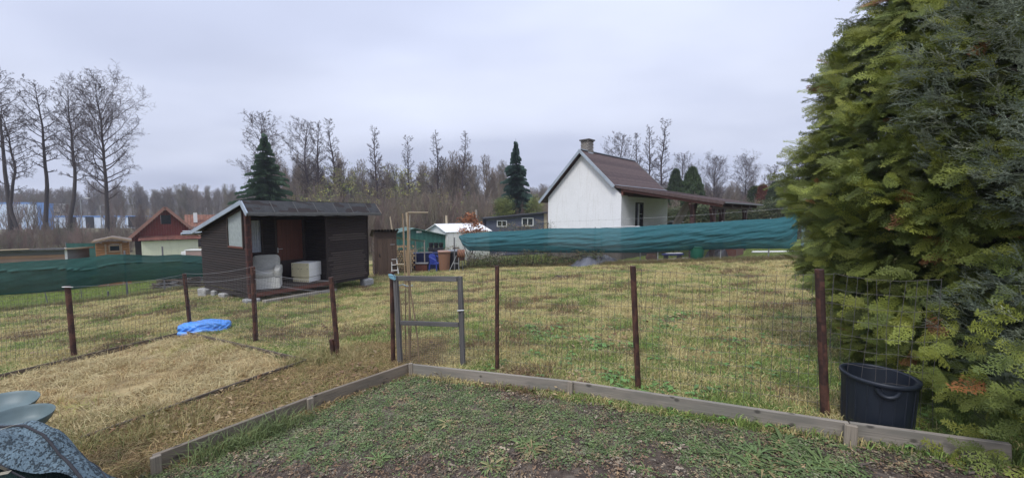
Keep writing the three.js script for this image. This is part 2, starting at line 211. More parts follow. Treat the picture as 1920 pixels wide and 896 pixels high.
{
  const X0 = -30, X1 = 24, Z0 = -30, Z1 = 4, W = 1536, Hh = 1024, enc = v => v <= 0.0031308 ? v * 12.92 : 1.055 * Math.pow(v, 1 / 2.4) - 0.055;
  const t = tex(W, Hh, (u, v) => groundColor(X0 + (X1 - X0) * u, Z1 + (Z0 - Z1) * v).map(enc), true);
  const m = M([1, 1, 1], { map: t, rough: 1 }); m.bumpMap = rep(T.fleck, 30, 20); m.bumpScale = 0.02;
  struct('lawn', sheet(216, 136, (u, v) => { const x = X0 + (X1 - X0) * u, z = Z1 + (Z0 - Z1) * v; return V(x, G(x, z), z); }), m);
  const P = [], I = [], n = 90, f = t => Math.sign(t) * Math.pow(Math.abs(t), 1.9);
  const g = sheet(n, n, (u, v) => { const x = f(u * 2 - 1) * 420, z = 60 - 620 * Math.pow(v, 1.5); const ins = x > X0 - 4 && x < X1 + 4 && z > Z0 - 4 && z < Z1 + 4; const p = V(x, G(x, z) - (ins ? 0.35 : 0.02), z); p.u = x; p.v = z; return p; });
  struct('field', g, M([0.13, 0.115, 0.055], { map: rep(T.mottle, 0.12, 0.12), rough: 1 }));
}
// ---------------------------------------------------------------- grass, straw, weeds
function blades(seed, n, R, h0, h1, w, lean, seg = 2) {
  const r = rng(seed), A = new Acc();
  for (let k = 0; k < n; k++) {
    const a = r() * 6.283, q = R * Math.sqrt(r()), h = lerp(h0, h1, r()), b = r() * 6.283, l = lean * (0.3 + r()), bx0 = Math.cos(a) * q, bz0 = Math.sin(a) * q, tw = r() * 3.14, wx = Math.cos(tw) * w, wz = Math.sin(tw) * w;
    let p0 = V(bx0 - wx, -0.01, bz0 - wz), p1 = V(bx0 + wx, -0.01, bz0 + wz);
    const mid = V(bx0 + Math.cos(b) * l * h * 0.35, h * 0.6, bz0 + Math.sin(b) * l * h * 0.35), tip = V(bx0 + Math.cos(b) * l * h, h * (1 - 0.25 * l), bz0 + Math.sin(b) * l * h), d = V(wx * 0.75, 0, wz * 0.75);
    const m0 = mid.clone().sub(d), m1 = mid.clone().add(d); A.quad(p0, p1, m1, m0); A.tri(m0, m1, tip);
  } return A.geo();
}
function leaves(seed, n, R, l0, l1, ar, hgt, tilt) { // small leaves on a spread
  const r = rng(seed), A = new Acc();
  for (let k = 0; k < n; k++) {
    const a = r() * 6.283, q = R * Math.sqrt(r()), L = lerp(l0, l1, r()), w = L * ar, c = V(Math.cos(a) * q, 0.004 + hgt * r(), Math.sin(a) * q), b = r() * 6.283, up = (r() - 0.3) * tilt, dir = V(Math.cos(b), up, Math.sin(b)).normalize(), sd = V(-Math.sin(b), (r() - 0.5) * tilt, Math.cos(b)).normalize();
    const p0 = c.clone().addScaledVector(dir, -L / 2), p2 = c.clone().addScaledVector(dir, L / 2), p1 = c.clone().addScaledVector(sd, w / 2).add(V(0, L * 0.12, 0)), p3 = c.clone().addScaledVector(sd, -w / 2).add(V(0, L * 0.12, 0));
    A.tri(p0, p1, p2); A.tri(p0, p2, p3);
  } return A.geo();
}
function rosette(seed, n, L, w) {
  const r = rng(seed), A = new Acc();
  for (let k = 0; k < n; k++) { const a = k / n * 6.283 + r() * 0.7, l = L * (0.6 + 0.5 * r()), up = 0.25 + 0.6 * r(), dr = V(Math.cos(a), 0, Math.sin(a)), sd = V(-Math.sin(a), 0, Math.cos(a)); const pts = [0, 0.3, 0.65, 1].map(t => dr.clone().multiplyScalar(l * t).add(V(0, l * (up * t - up * 1.0 * t * t * (0.6 + 0.5 * r())), 0))), ws = [0.15, 0.7, 1, 0].map(q => q * w * (0.7 + 0.5 * r())); for (let s = 0; s < 3; s++) A.quad(pts[s].clone().addScaledVector(sd, -ws[s]), pts[s].clone().addScaledVector(sd, ws[s]), pts[s + 1].clone().addScaledVector(sd, ws[s + 1]), pts[s + 1].clone().addScaledVector(sd, -ws[s + 1])); }
  return A.geo();
}
const leafMat = M([1, 1, 1], { rough: 0.75, two: true }), dryMat = M([1, 1, 1], { rough: 0.9, two: true });
const jit = (c, r, a = 0.25) => { const k = 1 + (r() - 0.5) * 2 * a, h = (r() - 0.5) * a * 0.4; return [c[0] * k * (1 + h), c[1] * k, c[2] * k * (1 - h)]; };
{
  const R = rng(7), lawnV = [blades(1, 16, 0.075, 0.02, 0.055, 0.0028, 1.2), blades(2, 16, 0.085, 0.015, 0.045, 0.003, 1.6), blades(3, 14, 0.07, 0.03, 0.075, 0.0026, 1.1)], L = [[], [], []], S = [[], []], Pp = [], flat = [], wd = [[], []], clump = [];
  const scatter = (n, d0, d1, pw, fn) => { for (let k = 0; k < n; k++) { const d = d0 * Math.pow(d1 / d0, Math.pow(R(), pw)), x = (R() * 2 - 1) * d * 1.42; fn(x, -d, d); } };
  scatter(210000, 2.2, 27, 0.8, (x, z, d) => {
    if (inBed(x, z) || inPlot(x, z)) return;
    const far = sst(4, 18, d), s = 0.85 + 0.5 * R() + far * 0.9;
    let c, sH = 1;
    if (inPath(x, z)) { if (R() < 0.45) { flat.push([mat4(ground(x, z), (R() - 0.5) * 0.5, R() * 6.28, (R() - 0.5) * 0.5, 0.7 + R() * 0.6), jit(R() < 0.2 ? [0.17, 0.17, 0.05] : R() < 0.4 ? [0.22, 0.145, 0.07] : [0.34, 0.25, 0.11], R)]); } return; }
    if (beyond(x, z)) { if (x > 2.2 && x < 9.2 && d < 18.5) return; c = jit(R() < 0.25 ? [0.24, 0.25, 0.07] : LUSH, R, 0.2); }
    else { const pt = fbm(x * 3.4 + 11, z * 3.4, 3, 171), g = clamp(greenness(x, z) + 1.6 * (pt - 0.5)), dead = 0.85 * sst(0.53, 0.66, fbm(x * 0.9 + 40, z * 1.5, 4, 109)); if (R() < dead * 0.5) return; c = R() < g ? jit(GRN, R, 0.42) : R() < dead ? jit(DEAD, R, 0.4) : jit(DRY, R, 0.38); sH = 0.7 + 1.1 * vn(x * 2.6, z * 2.6, 173); }
    const p = ground(x, z); L[(R() * 3) | 0].push([mat4(p, (R() - 0.5) * 0.3, R() * 6.28, (R() - 0.5) * 0.3, V(s, s * sH * (1 - 0.25 * far), s)), c]);
    if (d < 9 && x > -1.2 && R() < 0.12 * greenness(x, z) ) wd[(R() * 2) | 0].push([mat4(p, 0, R() * 6.28, 0, 0.5 + R() * 0.6), jit([0.10, 0.19, 0.045], R, 0.3)]);
  });
  for (let k = 0; k < 900; k++) { const x = lerp(0.2, 3.4, R()), z = -lerp(3.3, 6.5, R()); if (inBed(x, z)) continue; const q = fbm(x * 1.6 + 9, z * 1.6, 3, 131); if (q < 0.5) continue; wd[(R() * 2) | 0].push([mat4(ground(x, z), 0, R() * 6.28, 0, 0.7 + R() * 0.7), jit([0.115, 0.22, 0.06], R, 0.25)]); }
  const scraps = []; for (let k = 0; k < 2600; k++) { const d = 3.2 * Math.pow(20 / 3.2, R()), x = (R() * 2 - 1) * d * 1.3, z = -d; if (inBed(x, z) || inPlot(x, z) || fbm(x * 0.8, z * 0.8, 3, 177) < 0.48) continue; scraps.push([mat4(ground(x, z, 0.03), (R() - 0.5), R() * 6.28, (R() - 0.5), 0.8 + R() * 1.2), jit(R() < 0.5 ? [0.16, 0.095, 0.05] : [0.3, 0.22, 0.12], R)]); }
  stuff(inst('lawn_litter', leaves(26, 5, 0.09, 0.02, 0.05, 0.6, 0.02, 0.6), dryMat, scraps), 'brown fallen leaf scraps scattered over the meadow', 'leaf litter');
  // straw of the left plot
  for (let k = 0; k < 21000; k++) { const x = lerp(-10.5, -1.8, R()), z = -lerp(2.2, 8.4, R()); if (!inPlot(x, z)) continue; const q = fbm(x * 1.3, z * 1.3, 3, 137); if (R() < 0.7 * sst(0.5, 0.7, q)) continue; if (side([x, z], PA, PB) < 0.26 * Math.hypot(PB.x - PA.x, PB.z - PA.z)) continue; const gr = sst(0.6, 0.75, fbm(x * 1.1 + 7, z * 1.1, 3, 139)); const c = R() < gr * 0.5 ? jit([0.28, 0.27, 0.08], R) : R() < 0.2 ? jit([0.3, 0.2, 0.09], R) : jit(mix3(STRAW, [0.36, 0.27, 0.13], sst(0.45, 0.65, fbm(x * 0.9, z * 1.4, 3, 191))), R, 0.22); S[(R() * 2) | 0].push([mat4(ground(x, z), (R() - 0.5) * 1.1, R() * 6.28, (R() - 0.5) * 1.1, 0.6 + R() * 0.7), c]); }
  // rough taller edges: along the plot's boards, the far fence, the net, the front of the bed's left board
  const edge = (a, b, n, w, geoList, cols, s0, s1) => { for (let k = 0; k < n; k++) { const t = R(), x = lerp(a.x, b.x, t) + (R() - 0.5) * w, z = lerp(a.z, b.z, t) + (R() - 0.5) * w; geoList.push([mat4(ground(x, z), (R() - 0.5) * 0.6, R() * 6.28, (R() - 0.5) * 0.6, lerp(s0, s1, R())), jit(cols[(R() * cols.length) | 0], R)]); } };
  const tall = [];
  edge(FA, FB, 4200, 0.8, tall, [[0.17, 0.12, 0.065], [0.24, 0.19, 0.09], [0.13, 0.14, 0.045]], 0.35, 0.95);
  edge(LN[0], LN[1], 500, 0.6, tall, [[0.25, 0.2, 0.09], [0.15, 0.18, 0.05]], 0.4, 0.9); edge(LN[1], LN[2], 500, 0.6, tall, [[0.25, 0.2, 0.09], [0.15, 0.18, 0.05]], 0.4, 0.9); edge(LN[2], LN[3], 500, 0.6, tall, [[0.25, 0.2, 0.09], [0.15, 0.18, 0.05]], 0.4, 0.9);
  const bushG = onG(205, 812); for (let k = 0; k < 330; k++) { const a = R() * 6.28, q = 0.7 * Math.sqrt(R()), x = bushG.x + Math.cos(a) * q * 1.25, z = bushG.z + Math.sin(a) * q * 0.6; tall.push([mat4(ground(x, z), (R() - 0.5) * 0.7, R() * 6.28, (R() - 0.5) * 0.7, 0.3 + R() * 0.4), jit([[0.2, 0.2, 0.07], [0.36, 0.3, 0.13], [0.27, 0.2, 0.09]][(R() * 3) | 0], R)]); }
  const bushH = onG(450, 838); for (let k = 0; k < 55; k++) { const x = bushH.x + 0.08 + (R() - 0.5) * 0.5, z = bushH.z + (R() - 0.5) * 0.2 + (x - bushH.x) * -1.2; tall.push([mat4(ground(x, z), (R() - 0.5) * 0.5, R() * 6.28, (R() - 0.5) * 0.5, 0.3 + R() * 0.45), jit([0.13, 0.17, 0.06], R)]); }
  const pf = onG(632, 676); for (let k = 0; k < 160; k++) { const x = pf.x - 0.1 + (R() - 0.5) * 1.0, z = pf.z + (R() - 0.5) * 0.5; tall.push([mat4(ground(x, z), (R() - 0.5) * 0.9, R() * 6.28, (R() - 0.5) * 0.9, 0.35 + R() * 0.4), jit([[0.36, 0.28, 0.13], [0.2, 0.2, 0.07]][(R() * 2) | 0], R)]); }
  // weeds and crumbs of the bed
  const chips = [], bedA = [], ros = [];
  for (let k = 0; k < 17000; k++) { const x = lerp(-2.9, 3.6, R()), z = -lerp(1.5, 4.7, R()); if (!inBed(x, z)) continue; const q = fbm(x * 1.25 + 20, z * 1.25, 4, 151) + 0.1 * sst(1.2, -1.5, x) - 0.05 * sst(1.5, 3, x); if (R() > sst(0.43, 0.60, q) * 0.85 + 0.08) { if (R() < 0.75) chips.push([mat4(ground(x, z), (R() - 0.5) * 0.9, R() * 6.28, (R() - 0.5) * 0.9, 0.5 + R()), jit(R() < 0.22 ? [0.32, 0.26, 0.19] : R() < 0.5 ? [0.2, 0.13, 0.08] : [0.11, 0.085, 0.065], R)]); continue; } bedA.push([mat4(ground(x, z), (R() - 0.5) * 0.3, R() * 6.28, (R() - 0.5) * 0.3, 0.55 + R() * 0.65), jit(R() < 0.3 ? [0.18, 0.18, 0.095] : R() < 0.16 ? [0.25, 0.18, 0.1] : [0.105, 0.155, 0.05], R, 0.4)]); }
  const spots = [[880, 738, 1.1], [800, 820, 1], [835, 800, 1.1], [990, 830, 1.2], [1010, 850, 1.3], [975, 790, 0.8], [1385, 865, 1.3], [1420, 850, 1.2], [1455, 835, 1.3], [1480, 870, 1.4], [1520, 880, 1.4], [1500, 850, 1.1], [1550, 870, 1.2], [1440, 890, 1.4], [1580, 885, 1.1], [1360, 885, 1], [1300, 832, 0.9], [1250, 805, 0.7], [930, 880, 1], [880, 770, 0.7], [790, 720, 0.8], [820, 725, 0.8], [690, 770, 0.8], [560, 850, 0.8], [1060, 800, 0.7], [1140, 850, 0.8], [700, 860, 0.9], [610, 800, 0.7], [1200, 880, 0.8], [1600, 840, 0.8], [1330, 850, 0.9], [1410, 875, 1.2]];
  for (const [px, py, s] of spots) for (let q = 0; q < 3; q++) { const p = onG(px + (R() - 0.5) * 36, py + (R() - 0.5) * 18); if (!inBed(p.x, p.z)) continue; ros.push([mat4(p, (R() - 0.5) * 0.3, R() * 6.28, (R() - 0.5) * 0.3, s * (0.45 + R() * 0.5)), jit(R() < 0.08 ? [0.27, 0.22, 0.1] : [0.11, 0.16, 0.05], R)]); }
  lawnV.forEach((g, k) => stuff(inst('lawn_grass', g, leafMat, L[k]), ['short mown meadow grass, patchy green and straw yellow', 'flattened mown meadow grass, patchy green and straw yellow', 'longer blades of patchy meadow grass'][k], 'grass'));
  [blades(11, 15, 0.07, 0.04, 0.125, 0.0026, 1.7), blades(12, 15, 0.09, 0.02, 0.085, 0.003, 2.8)].forEach((g, k) => stuff(inst('straw_grass', g, dryMat, S[k]), ['standing dry straw filling the boarded plot', 'fallen dry straw lying in the boarded plot'][k], 'straw'));
  stuff(inst('trodden_grass', blades(13, 18, 0.1, 0.02, 0.075, 0.003, 3), dryMat, flat), 'trodden dry grass of the path between plot and bed', 'grass');
  stuff(inst('tall_grass', blades(14, 20, 0.12, 0.1, 0.34, 0.0045, 0.9), leafMat, tall), 'tall rough grass along fences and plot edges', 'grass');
  [leaves(21, 14, 0.09, 0.025, 0.06, 0.5, 0.05, 0.9), rosette(22, 10, 0.1, 0.009)].forEach((g, k) => stuff(inst('meadow_weed', g, leafMat, wd[k]), ['broad leaved green weeds in the meadow', 'small green weed rosettes in the meadow'][k], 'weeds'));
  stuff(inst('bed_weed', leaves(23, 22, 0.055, 0.010, 0.026, 0.55, 0.018, 0.8), leafMat, bedA), 'low creeping weeds covering the dark garden bed', 'weeds');
  stuff(inst('bed_rosette', rosette(24, 16, 0.13, 0.0075), leafMat, ros), 'dandelion like leaf rosettes in the garden bed', 'weeds');
  stuff(inst('bed_litter', leaves(25, 12, 0.05, 0.008, 0.024, 0.5, 0.008, 0.5), dryMat, chips), 'dry leaf scraps and crumbs on the bare soil', 'leaf litter');
}
// ---------------------------------------------------------------- dark weekend cabin
const slc = {}; function slatGeo(l, h, va) { const k = l.toFixed(3) + h + va; if (slc[k]) return slc[k]; const pts = [[-0.006, -h / 2 + 0.003]]; for (let i = 0; i <= 6; i++) { const t = i / 6; pts.push([0.006 + 0.020 * Math.pow(Math.sin(Math.PI * (0.08 + 0.84 * t)), 0.7) + 0.010 * (1 - t), -h / 2 + 0.003 + (h - 0.006) * t]); } pts.push([-0.006, h / 2 - 0.003]); const P = [], n = pts.length; for (let i = 0; i < n; i++) { const [x0, y0] = pts[i], [x1, y1] = pts[(i + 1) % n]; P.push(-l / 2, y0, x0, l / 2, y0, x0, l / 2, y1, x1, -l / 2, y0, x0, l / 2, y1, x1, -l / 2, y1, x1); } for (const s of [-1, 1]) for (let i = 1; i < n - 1; i++) { const q = s > 0 ? [0, i, i + 1] : [0, i + 1, i]; for (const j of q) P.push(s * l / 2, pts[j][1], pts[j][0]); } let g = new THREE.BufferGeometry(); g.setAttribute('position', new THREE.Float32BufferAttribute(P, 3)); g.computeVertexNormals(); return slc[k] = uvm(g, 0, va * 0.37, va * 0.11); }
{
  const TH = Math.atan2(0.846, 0.531), o = at(467, 554, 10.4), FLO = -0.55;
  const c = thing('wooden_cabin', 'dark brown slatted cabin with open porch and black felt roof', 'cabin', V(o.x, FLO, o.z), TH);
  const W = 3.84, D = 3.0, PW = 2.29, PD_ = 1.14, RY = 2.46, RS = -0.13, FE = 2.16, BE = 1.62;     // ridge height and place, front and back eave
  const roofY = s => s < RS ? lerp(FE, RY, (s + 0.42) / (RS + 0.42)) : lerp(RY, BE, (s - RS) / (D + 0.15 - RS));
  const topS = y => y <= BE + 0.02 ? D : RS + (RY - y) / (RY - BE) * (D + 0.15 - RS);
  const R = rng(55), pitch = 0.074, sm = (w) => { const q = R(); return w && q < 0.14 ? K.slatX : w && q < 0.5 ? K.slatW : q < 0.5 ? K.slat : K.slatB; };
  const cladL = mk('side_wall', prism([[0.03, -0.05], [D - 0.03, -0.05], [D - 0.03, roofY(D) - 0.06], [1.16, roofY(1.16) - 0.06], [1.16, 1.18], [0.03, 1.18]], 0.05), K.slat, c); cladL.rotation.y = Math.PI / 2; cladL.position.set(0.02, 0, 0);
  for (let y = -0.06; y < RY - 0.1; y += pitch) { const s0 = y > 1.16 ? 1.15 : 0.0, s1 = Math.min(D, topS(y + pitch + 0.07)); if (s1 - s0 < 0.08) continue; const l = s1 - s0; const q = mk('slat', slatGeo(Number(l.toFixed(2)), pitch, (R() * 6) | 0), sm(false), cladL); q.position.set(s0 + l / 2, y + pitch / 2, -0.002); q.rotation.y = Math.PI; }
  // window at the porch end of the side wall
  { const g = new THREE.Group(); g.name = 'side_window'; c.add(g);
    const a = 0.2, b = 1.12, y0 = 1.2, ta = roofY(a) - 0.1, tb = roofY(b) - 0.1;
    const pane = mk('pane', prism([[a, y0], [b, y0], [b, tb], [a, ta]], 0.006), K.glassMilky, g); pane.rotation.y = Math.PI / 2; pane.position.x = 0.0;
    for (const [p, q, n] of [[[a, y0], [b, y0], 'sill'], [[b, y0], [b, tb], 'frame'], [[a, y0], [a, ta], 'frame'], [[a, ta], [b, tb], 'frame']]) beam(n, g, n === 'sill' ? K.beamRed : K.slatW, V(-0.004, p[1], -p[0]), V(-0.004, q[1], -q[0]), 0.05, 0.05); }
  // room front at the right
  bx('front_wall', c, K.slat, (PW + W) / 2, 1.15, -0.045, W - PW - 0.03, 2.4, 0.05);
  for (let y = -0.06; y < 2.28; y += pitch) { const low = y < 1.15 && R() < 0.75 - 0.35 * y; const q = R(); const m = low && q < 0.3 ? K.slatW : K.slatB; mk('slat', slatGeo(W - PW, pitch, (R() * 6) | 0), m, c).position.set((PW + W) / 2, y + pitch / 2, -0.018); if (y < 1.5 && R() < 0.95 - 0.42 * y) bx('pale_edge', c, K.paleEdge, (PW + W) / 2 + (R() - 0.5) * 0.1, y + 0.016, 0.013, (W - PW) * (0.7 + 0.25 * R()), 0.022, 0.006, { cf: 0.002 }); }  // thin paler strips along the lower slat edges, fewer towards the top
  bx('corner_trim', c, K.slatB, PW - 0.012, 1.12, 0.006, 0.05, 2.36, 0.06); bx('corner_trim', c, K.slatB, W + 0.006, 1.1, -0.004, 0.045, 2.34, 0.07);
  bx('right_wall', c, K.slat, W - 0.02, 0.9, -D / 2 - 0.06, 0.04, 1.85, D - 0.15); bx('rear_wall', c, K.slat, W / 2, 0.8, -D + 0.02, W - 0.1, 1.6, 0.04);
  // porch back wall and the room's side
  bx('porch_wall', c, K.slat, 0.24, 1.02, -PD_ - 0.03, 0.42, 2.14, 0.05); bx('porch_wall', c, K.slat, 1.1, 1.02, -PD_ - 0.03, 0.38, 2.14, 0.05); bx('porch_wall', c, K.slat, 2.24, 1.02, -PD_ - 0.03, 0.1, 2.14, 0.05); bx('porch_wall', c, K.slat, 0.68, 0.46, -PD_ - 0.03, 0.46, 1.0, 0.05); bx('porch_wall', c, K.slat, 0.68, 2.02, -PD_ - 0.03, 0.46, 0.16, 0.05); bx('porch_wall', c, K.slat, 1.74, 2.05, -PD_ - 0.03, 0.9, 0.12, 0.05);
  for (let y = 0; y < 2.1; y += pitch) { const cut = y > 0.92 && y < 1.94; for (const [a, b] of cut ? [[0.04, 0.45], [0.92, 1.28], [2.2, 2.27]] : [[0.04, 1.28], [2.2, 2.27]]) mk('slat', slatGeo(b - a, pitch, (R() * 4) | 0), sm(false), c).position.set((a + b) / 2, y + pitch / 2, -PD_ - 0.003); }
  bx('room_side_wall', c, K.slat, PW + 0.03, 1.05, -PD_ / 2 - 0.03, 0.04, 2.2, PD_ - 0.06);
  for (let y = 0; y < 2.12; y += pitch) { const q = mk('slat', slatGeo(PD_ - 0.04, pitch, (R() * 4) | 0), sm(false), c); q.position.set(PW + 0.008, y + pitch / 2, -PD_ / 2 - 0.02); q.rotation.y = -Math.PI / 2; }
  { const g = new THREE.Group(); g.name = 'porch_window'; c.add(g); for (const [x, y, w, h] of [[0.47, 1.44, 0.04, 1.02], [0.90, 1.44, 0.04, 1.02], [0.685, 1.95, 0.47, 0.04], [0.685, 0.94, 0.47, 0.05]]) bx('frame', g, K.slatW, x, y, -PD_ + 0.005, w, h, 0.05);
    mk('curtain', sheet(40, 4, (u, v) => V(0.48 + 0.41 * u, 0.96 + 0.98 * v, -PD_ - 0.05 + 0.018 * Math.sin(u * 44) * (1.1 - v * 0.5)), 1), K.lace, g); }
  { const g = new THREE.Group(); g.name = 'door'; c.add(g); bx('leaf', g, K.doorDark, 1.74, 0.99, -PD_ - 0.02, 0.86, 1.96, 0.04);
    for (let k = 0; k < 6; k++) bx('plank', g, K.doorRed, 1.41 + k * 0.132, 1.29, -PD_ + 0.009, 0.129, 1.3, 0.018, { va: k });
    for (const x of [1.29, 2.19]) bx('door_frame', g, K.slatW, x, 1.0, -PD_ + 0.006, 0.06, 2.0, 0.06); bx('door_frame', g, K.slatW, 1.74, 2.02, -PD_ + 0.008, 0.96, 0.06, 0.06);
    bx('lock_plate', g, K.steel, 1.345, 0.98, -PD_ + 0.022, 0.03, 0.16, 0.008); between('handle', g, K.steel, V(1.345, 1.02, -PD_ + 0.06), V(1.47, 1.02, -PD_ + 0.06), 0.009, 8); }
  // deck, post, roof, blocks
  for (let k = 0; k < 9; k++) bx('deck_plank', c, K.slatW, PW / 2 + 0.01, -0.028, 0.02 - k * 0.13, PW + 0.02, 0.03, 0.124, { va: k % 5 });
  bx('deck_beam', c, K.beamRed, PW / 2, -0.105, 0.05, PW + 0.08, 0.12, 0.06); bx('floor_beam', c, K.slat, (PW + W) / 2, -0.115, -0.04, W - PW, 0.1, 0.08); bx('floor_beam', c, K.slat, 0.03, -0.14, -D / 2, 0.06, 0.1, D - 0.1);
  bx('floor', c, K.slat, W / 2 + 0.02, -0.045, -D / 2 - 0.6, W - 0.14, 0.03, D - 1.3);
  bx('porch_post', c, K.post, 0.03, 1.1, 0.0, 0.14, 2.46, 0.11, { cf: 0.012 });
  bx('lintel', c, K.slat, PW / 2 + 0.04, 2.26, -0.02, PW - 0.08, 0.2, 0.08);
  const roof = new THREE.Group(); roof.name = 'roof'; c.add(roof); const OV = 0.16, RW = W + 0.42;
  const slope = (name, m, s0, y0, s1, y1, x0, x1, th) => { const dx = s1 - s0, dy = y1 - y0, l = Math.hypot(dx, dy); const q = mk(name, sheet(48, 8, (u, v) => { const p = V(lerp(x0, x1, u), 0.012 * (fbm(u * 14, v * 5 + y0, 3, 7) - 0.4), -l * v); p.u = p.x; p.v = p.z; return p; }), m, roof); q.material.side = THREE.DoubleSide; q.position.set(0, y0 + th, -s0); q.rotation.x = Math.atan2(dy, dx); const b = bx('roof_deck', roof, K.slat, (x0 + x1) / 2, 0, 0, x1 - x0 - 0.02, 0.03, l); b.position.set((x0 + x1) / 2, (y0 + y1) / 2, -(s0 + s1) / 2); b.rotation.x = Math.atan2(dy, dx); };
  slope('felt_sheet', K.felt, -0.44, FE - 0.02, RS, RY + 0.02, -OV, RW - OV, 0.022); slope('felt_sheet', K.felt, RS, RY + 0.02, D + 0.2, BE - 0.02, -OV, RW - OV, 0.03);
  { const r = rng(9), n = 70; mk('felt_edge', sheet(n, 3, (u, v) => V(lerp(-OV, RW - OV, u), FE + 0.02 - 0.085 * v - (v > 0.9 ? 0.03 * vn(u * 40, 1, 3) : 0), 0.452 + 0.014 * Math.sin(v * 2.2) + 0.012 * vn(u * 60, v * 3, 8)), 8), K.feltEdge, roof).material.side = THREE.DoubleSide; void r; }
  for (let k = 1; k < 7; k++) bx('felt_seam', roof, K.feltEdge, k * 0.62 - 0.1 + 0.05 * hash(k, 1, 1), (FE + RY) / 2 + 0.032, -(RS - 0.44) / 2, 0.02, 0.008, 0.42, { rot: [Math.atan2(RY - FE + 0.04, RS + 0.44), 0, 0] });
  beam('fascia', roof, K.fascia, V(-OV - 0.012, RY - 0.02, -RS), V(-OV - 0.012, BE - 0.06, -(D + 0.22)), 0.025, 0.12); beam('fascia', roof, K.fascia, V(-OV - 0.014, RY - 0.02, -RS + 0.02), V(-OV - 0.014, FE - 0.04, 0.46), 0.03, 0.13); beam('fascia', roof, K.slatX, V(RW - OV + 0.012, RY - 0.02, -RS), V(RW - OV + 0.012, FE - 0.05, 0.45), 0.02, 0.1);
  between('gutter', roof, K.zinc, V(-OV - 0.25, BE - 0.1, -(D + 0.27)), V(RW - OV, BE - 0.1, -(D + 0.27)), 0.045, 8);
  const blk = (x, s, w, d, m, hh) => { const p = c.localToWorld(V(x, 0, -s)); const gy = G(p.x, p.z) - FLO, top = -0.19, h = hh ?? Math.max(0.12, top - gy + 0.05); const b = bx('foundation_block', c, m, x, top - h / 2, -s, w, h, d, { cf: 0.025 }); b.rotation.y = (hash(x * 100 | 0, s * 100 | 0, 2) - 0.5) * 0.3; };
  c.updateMatrixWorld(true); blk(0.05, 0.02, 0.36, 0.3, K.concrete); blk(0.0, 1.5, 0.24, 0.3, K.stone); blk(0.04, 2.85, 0.36, 0.42, K.stone); blk(W - 0.02, 0.06, 0.36, 0.34, K.concrete); blk(W - 0.1, 2.8, 0.3, 0.3, K.concrete); blk(0.0, 2.2, 0.16, 0.18, K.stone);
  // beam lying in front of the porch
  { const a = onG(494, 570), b = onG(628, 547); a.y += 0.05; b.y += 0.06; const t = thing('timber_beam', 'long weathered timber lying on the grass before the cabin porch', 'timber', V(0, 0, 0)); beam('timber', t, K.greyPole, a, b, 0.16, 0.1); }
  // armchair on the porch
  const wp = (x, y, z) => c.localToWorld(V(x, y, z));
  { const p = wp(0.62, -0.012, -0.42), a = thing('armchair', 'old armchair with grey throw and white pleated skirt on cabin porch', 'armchair', p, TH - 0.55);
    const pl = (w, h, z0, x0, y0, ry) => { const m = mk('skirt', sheet(64, 1, (u, v) => V(-w / 2 + w * u, h * v, 0.008 * Math.abs(Math.sin(u * 60)))), K.skirt, a); m.position.set(x0, y0, z0); m.rotation.y = ry; m.material.side = THREE.DoubleSide; };
    bx('base', a, K.skirt, 0, 0.17, 0, 0.76, 0.32, 0.74, { cf: 0.03 }); pl(0.76, 0.3, 0.372, 0, 0.01, 0); pl(0.74, 0.3, 0, 0.382, 0.01, Math.PI / 2); pl(0.74, 0.3, 0, -0.382, 0.01, -Math.PI / 2);
    const soft = (name, w, h, d, x, y, z, rx, s) => { const g = new THREE.SphereGeometry(1, 28, 20), q = g.attributes.position, e = 0.42; for (let k = 0; k < q.count; k++) { const v = V().fromBufferAttribute(q, k); const f = t => Math.sign(t) * Math.pow(Math.abs(t), e); const n = 0.018 * (fbm(v.x * 4 + s, v.y * 4 + v.z * 3, 3, s) - 0.5) * 2; q.setXYZ(k, f(v.x) * w / 2 + n, f(v.y) * h / 2 + n, f(v.z) * d / 2 + n); } g.computeVertexNormals(); const m = mk(name, g, K.blanket, a); m.position.set(x, y, z); m.rotation.x = rx; return m; };
    soft('seat_cushion', 0.6, 0.2, 0.66, 0, 0.41, 0.05, 0.06, 3); soft('backrest', 0.72, 0.62, 0.24, 0, 0.62, -0.27, -0.2, 5); soft('armrest', 0.19, 0.3, 0.72, 0.33, 0.47, 0.04, 0.1, 8); soft('armrest', 0.19, 0.3, 0.72, -0.33, 0.47, 0.04, 0.1, 9); }
  { const p = wp(1.86, -0.012, -0.44), a = thing('drawer_cabinet', 'cream drawer cabinet with white side standing on cabin porch', 'cabinet', p, Math.atan2(0.46, 0.89) - 0.62);
    bx('carcass', a, K.white, 0, 0.39, -0.01, 0.6, 0.44, 0.6, { cf: 0.006 }); bx('plinth', a, K.white, 0, 0.08, -0.01, 0.56, 0.155, 0.56, { cf: 0.006 }); bx('drawer_front', a, K.cream, 0, 0.39, 0.298, 0.6, 0.44, 0.018, { cf: 0.005 }); bx('drawer_front', a, K.cream, 0, 0.085, 0.278, 0.55, 0.14, 0.018, { cf: 0.005 });
    for (const [x, y] of [[-0.25, 0.55], [-0.25, 0.43], [-0.06, 0.43], [0.05, 0.43], [0.25, 0.55], [0.25, 0.43]]) { const s = mk('screw', new THREE.CylinderGeometry(0.012, 0.012, 0.01, 10), K.greyWoodDark, a); s.rotation.x = Math.PI / 2; s.position.set(x, y, 0.311); } }
}
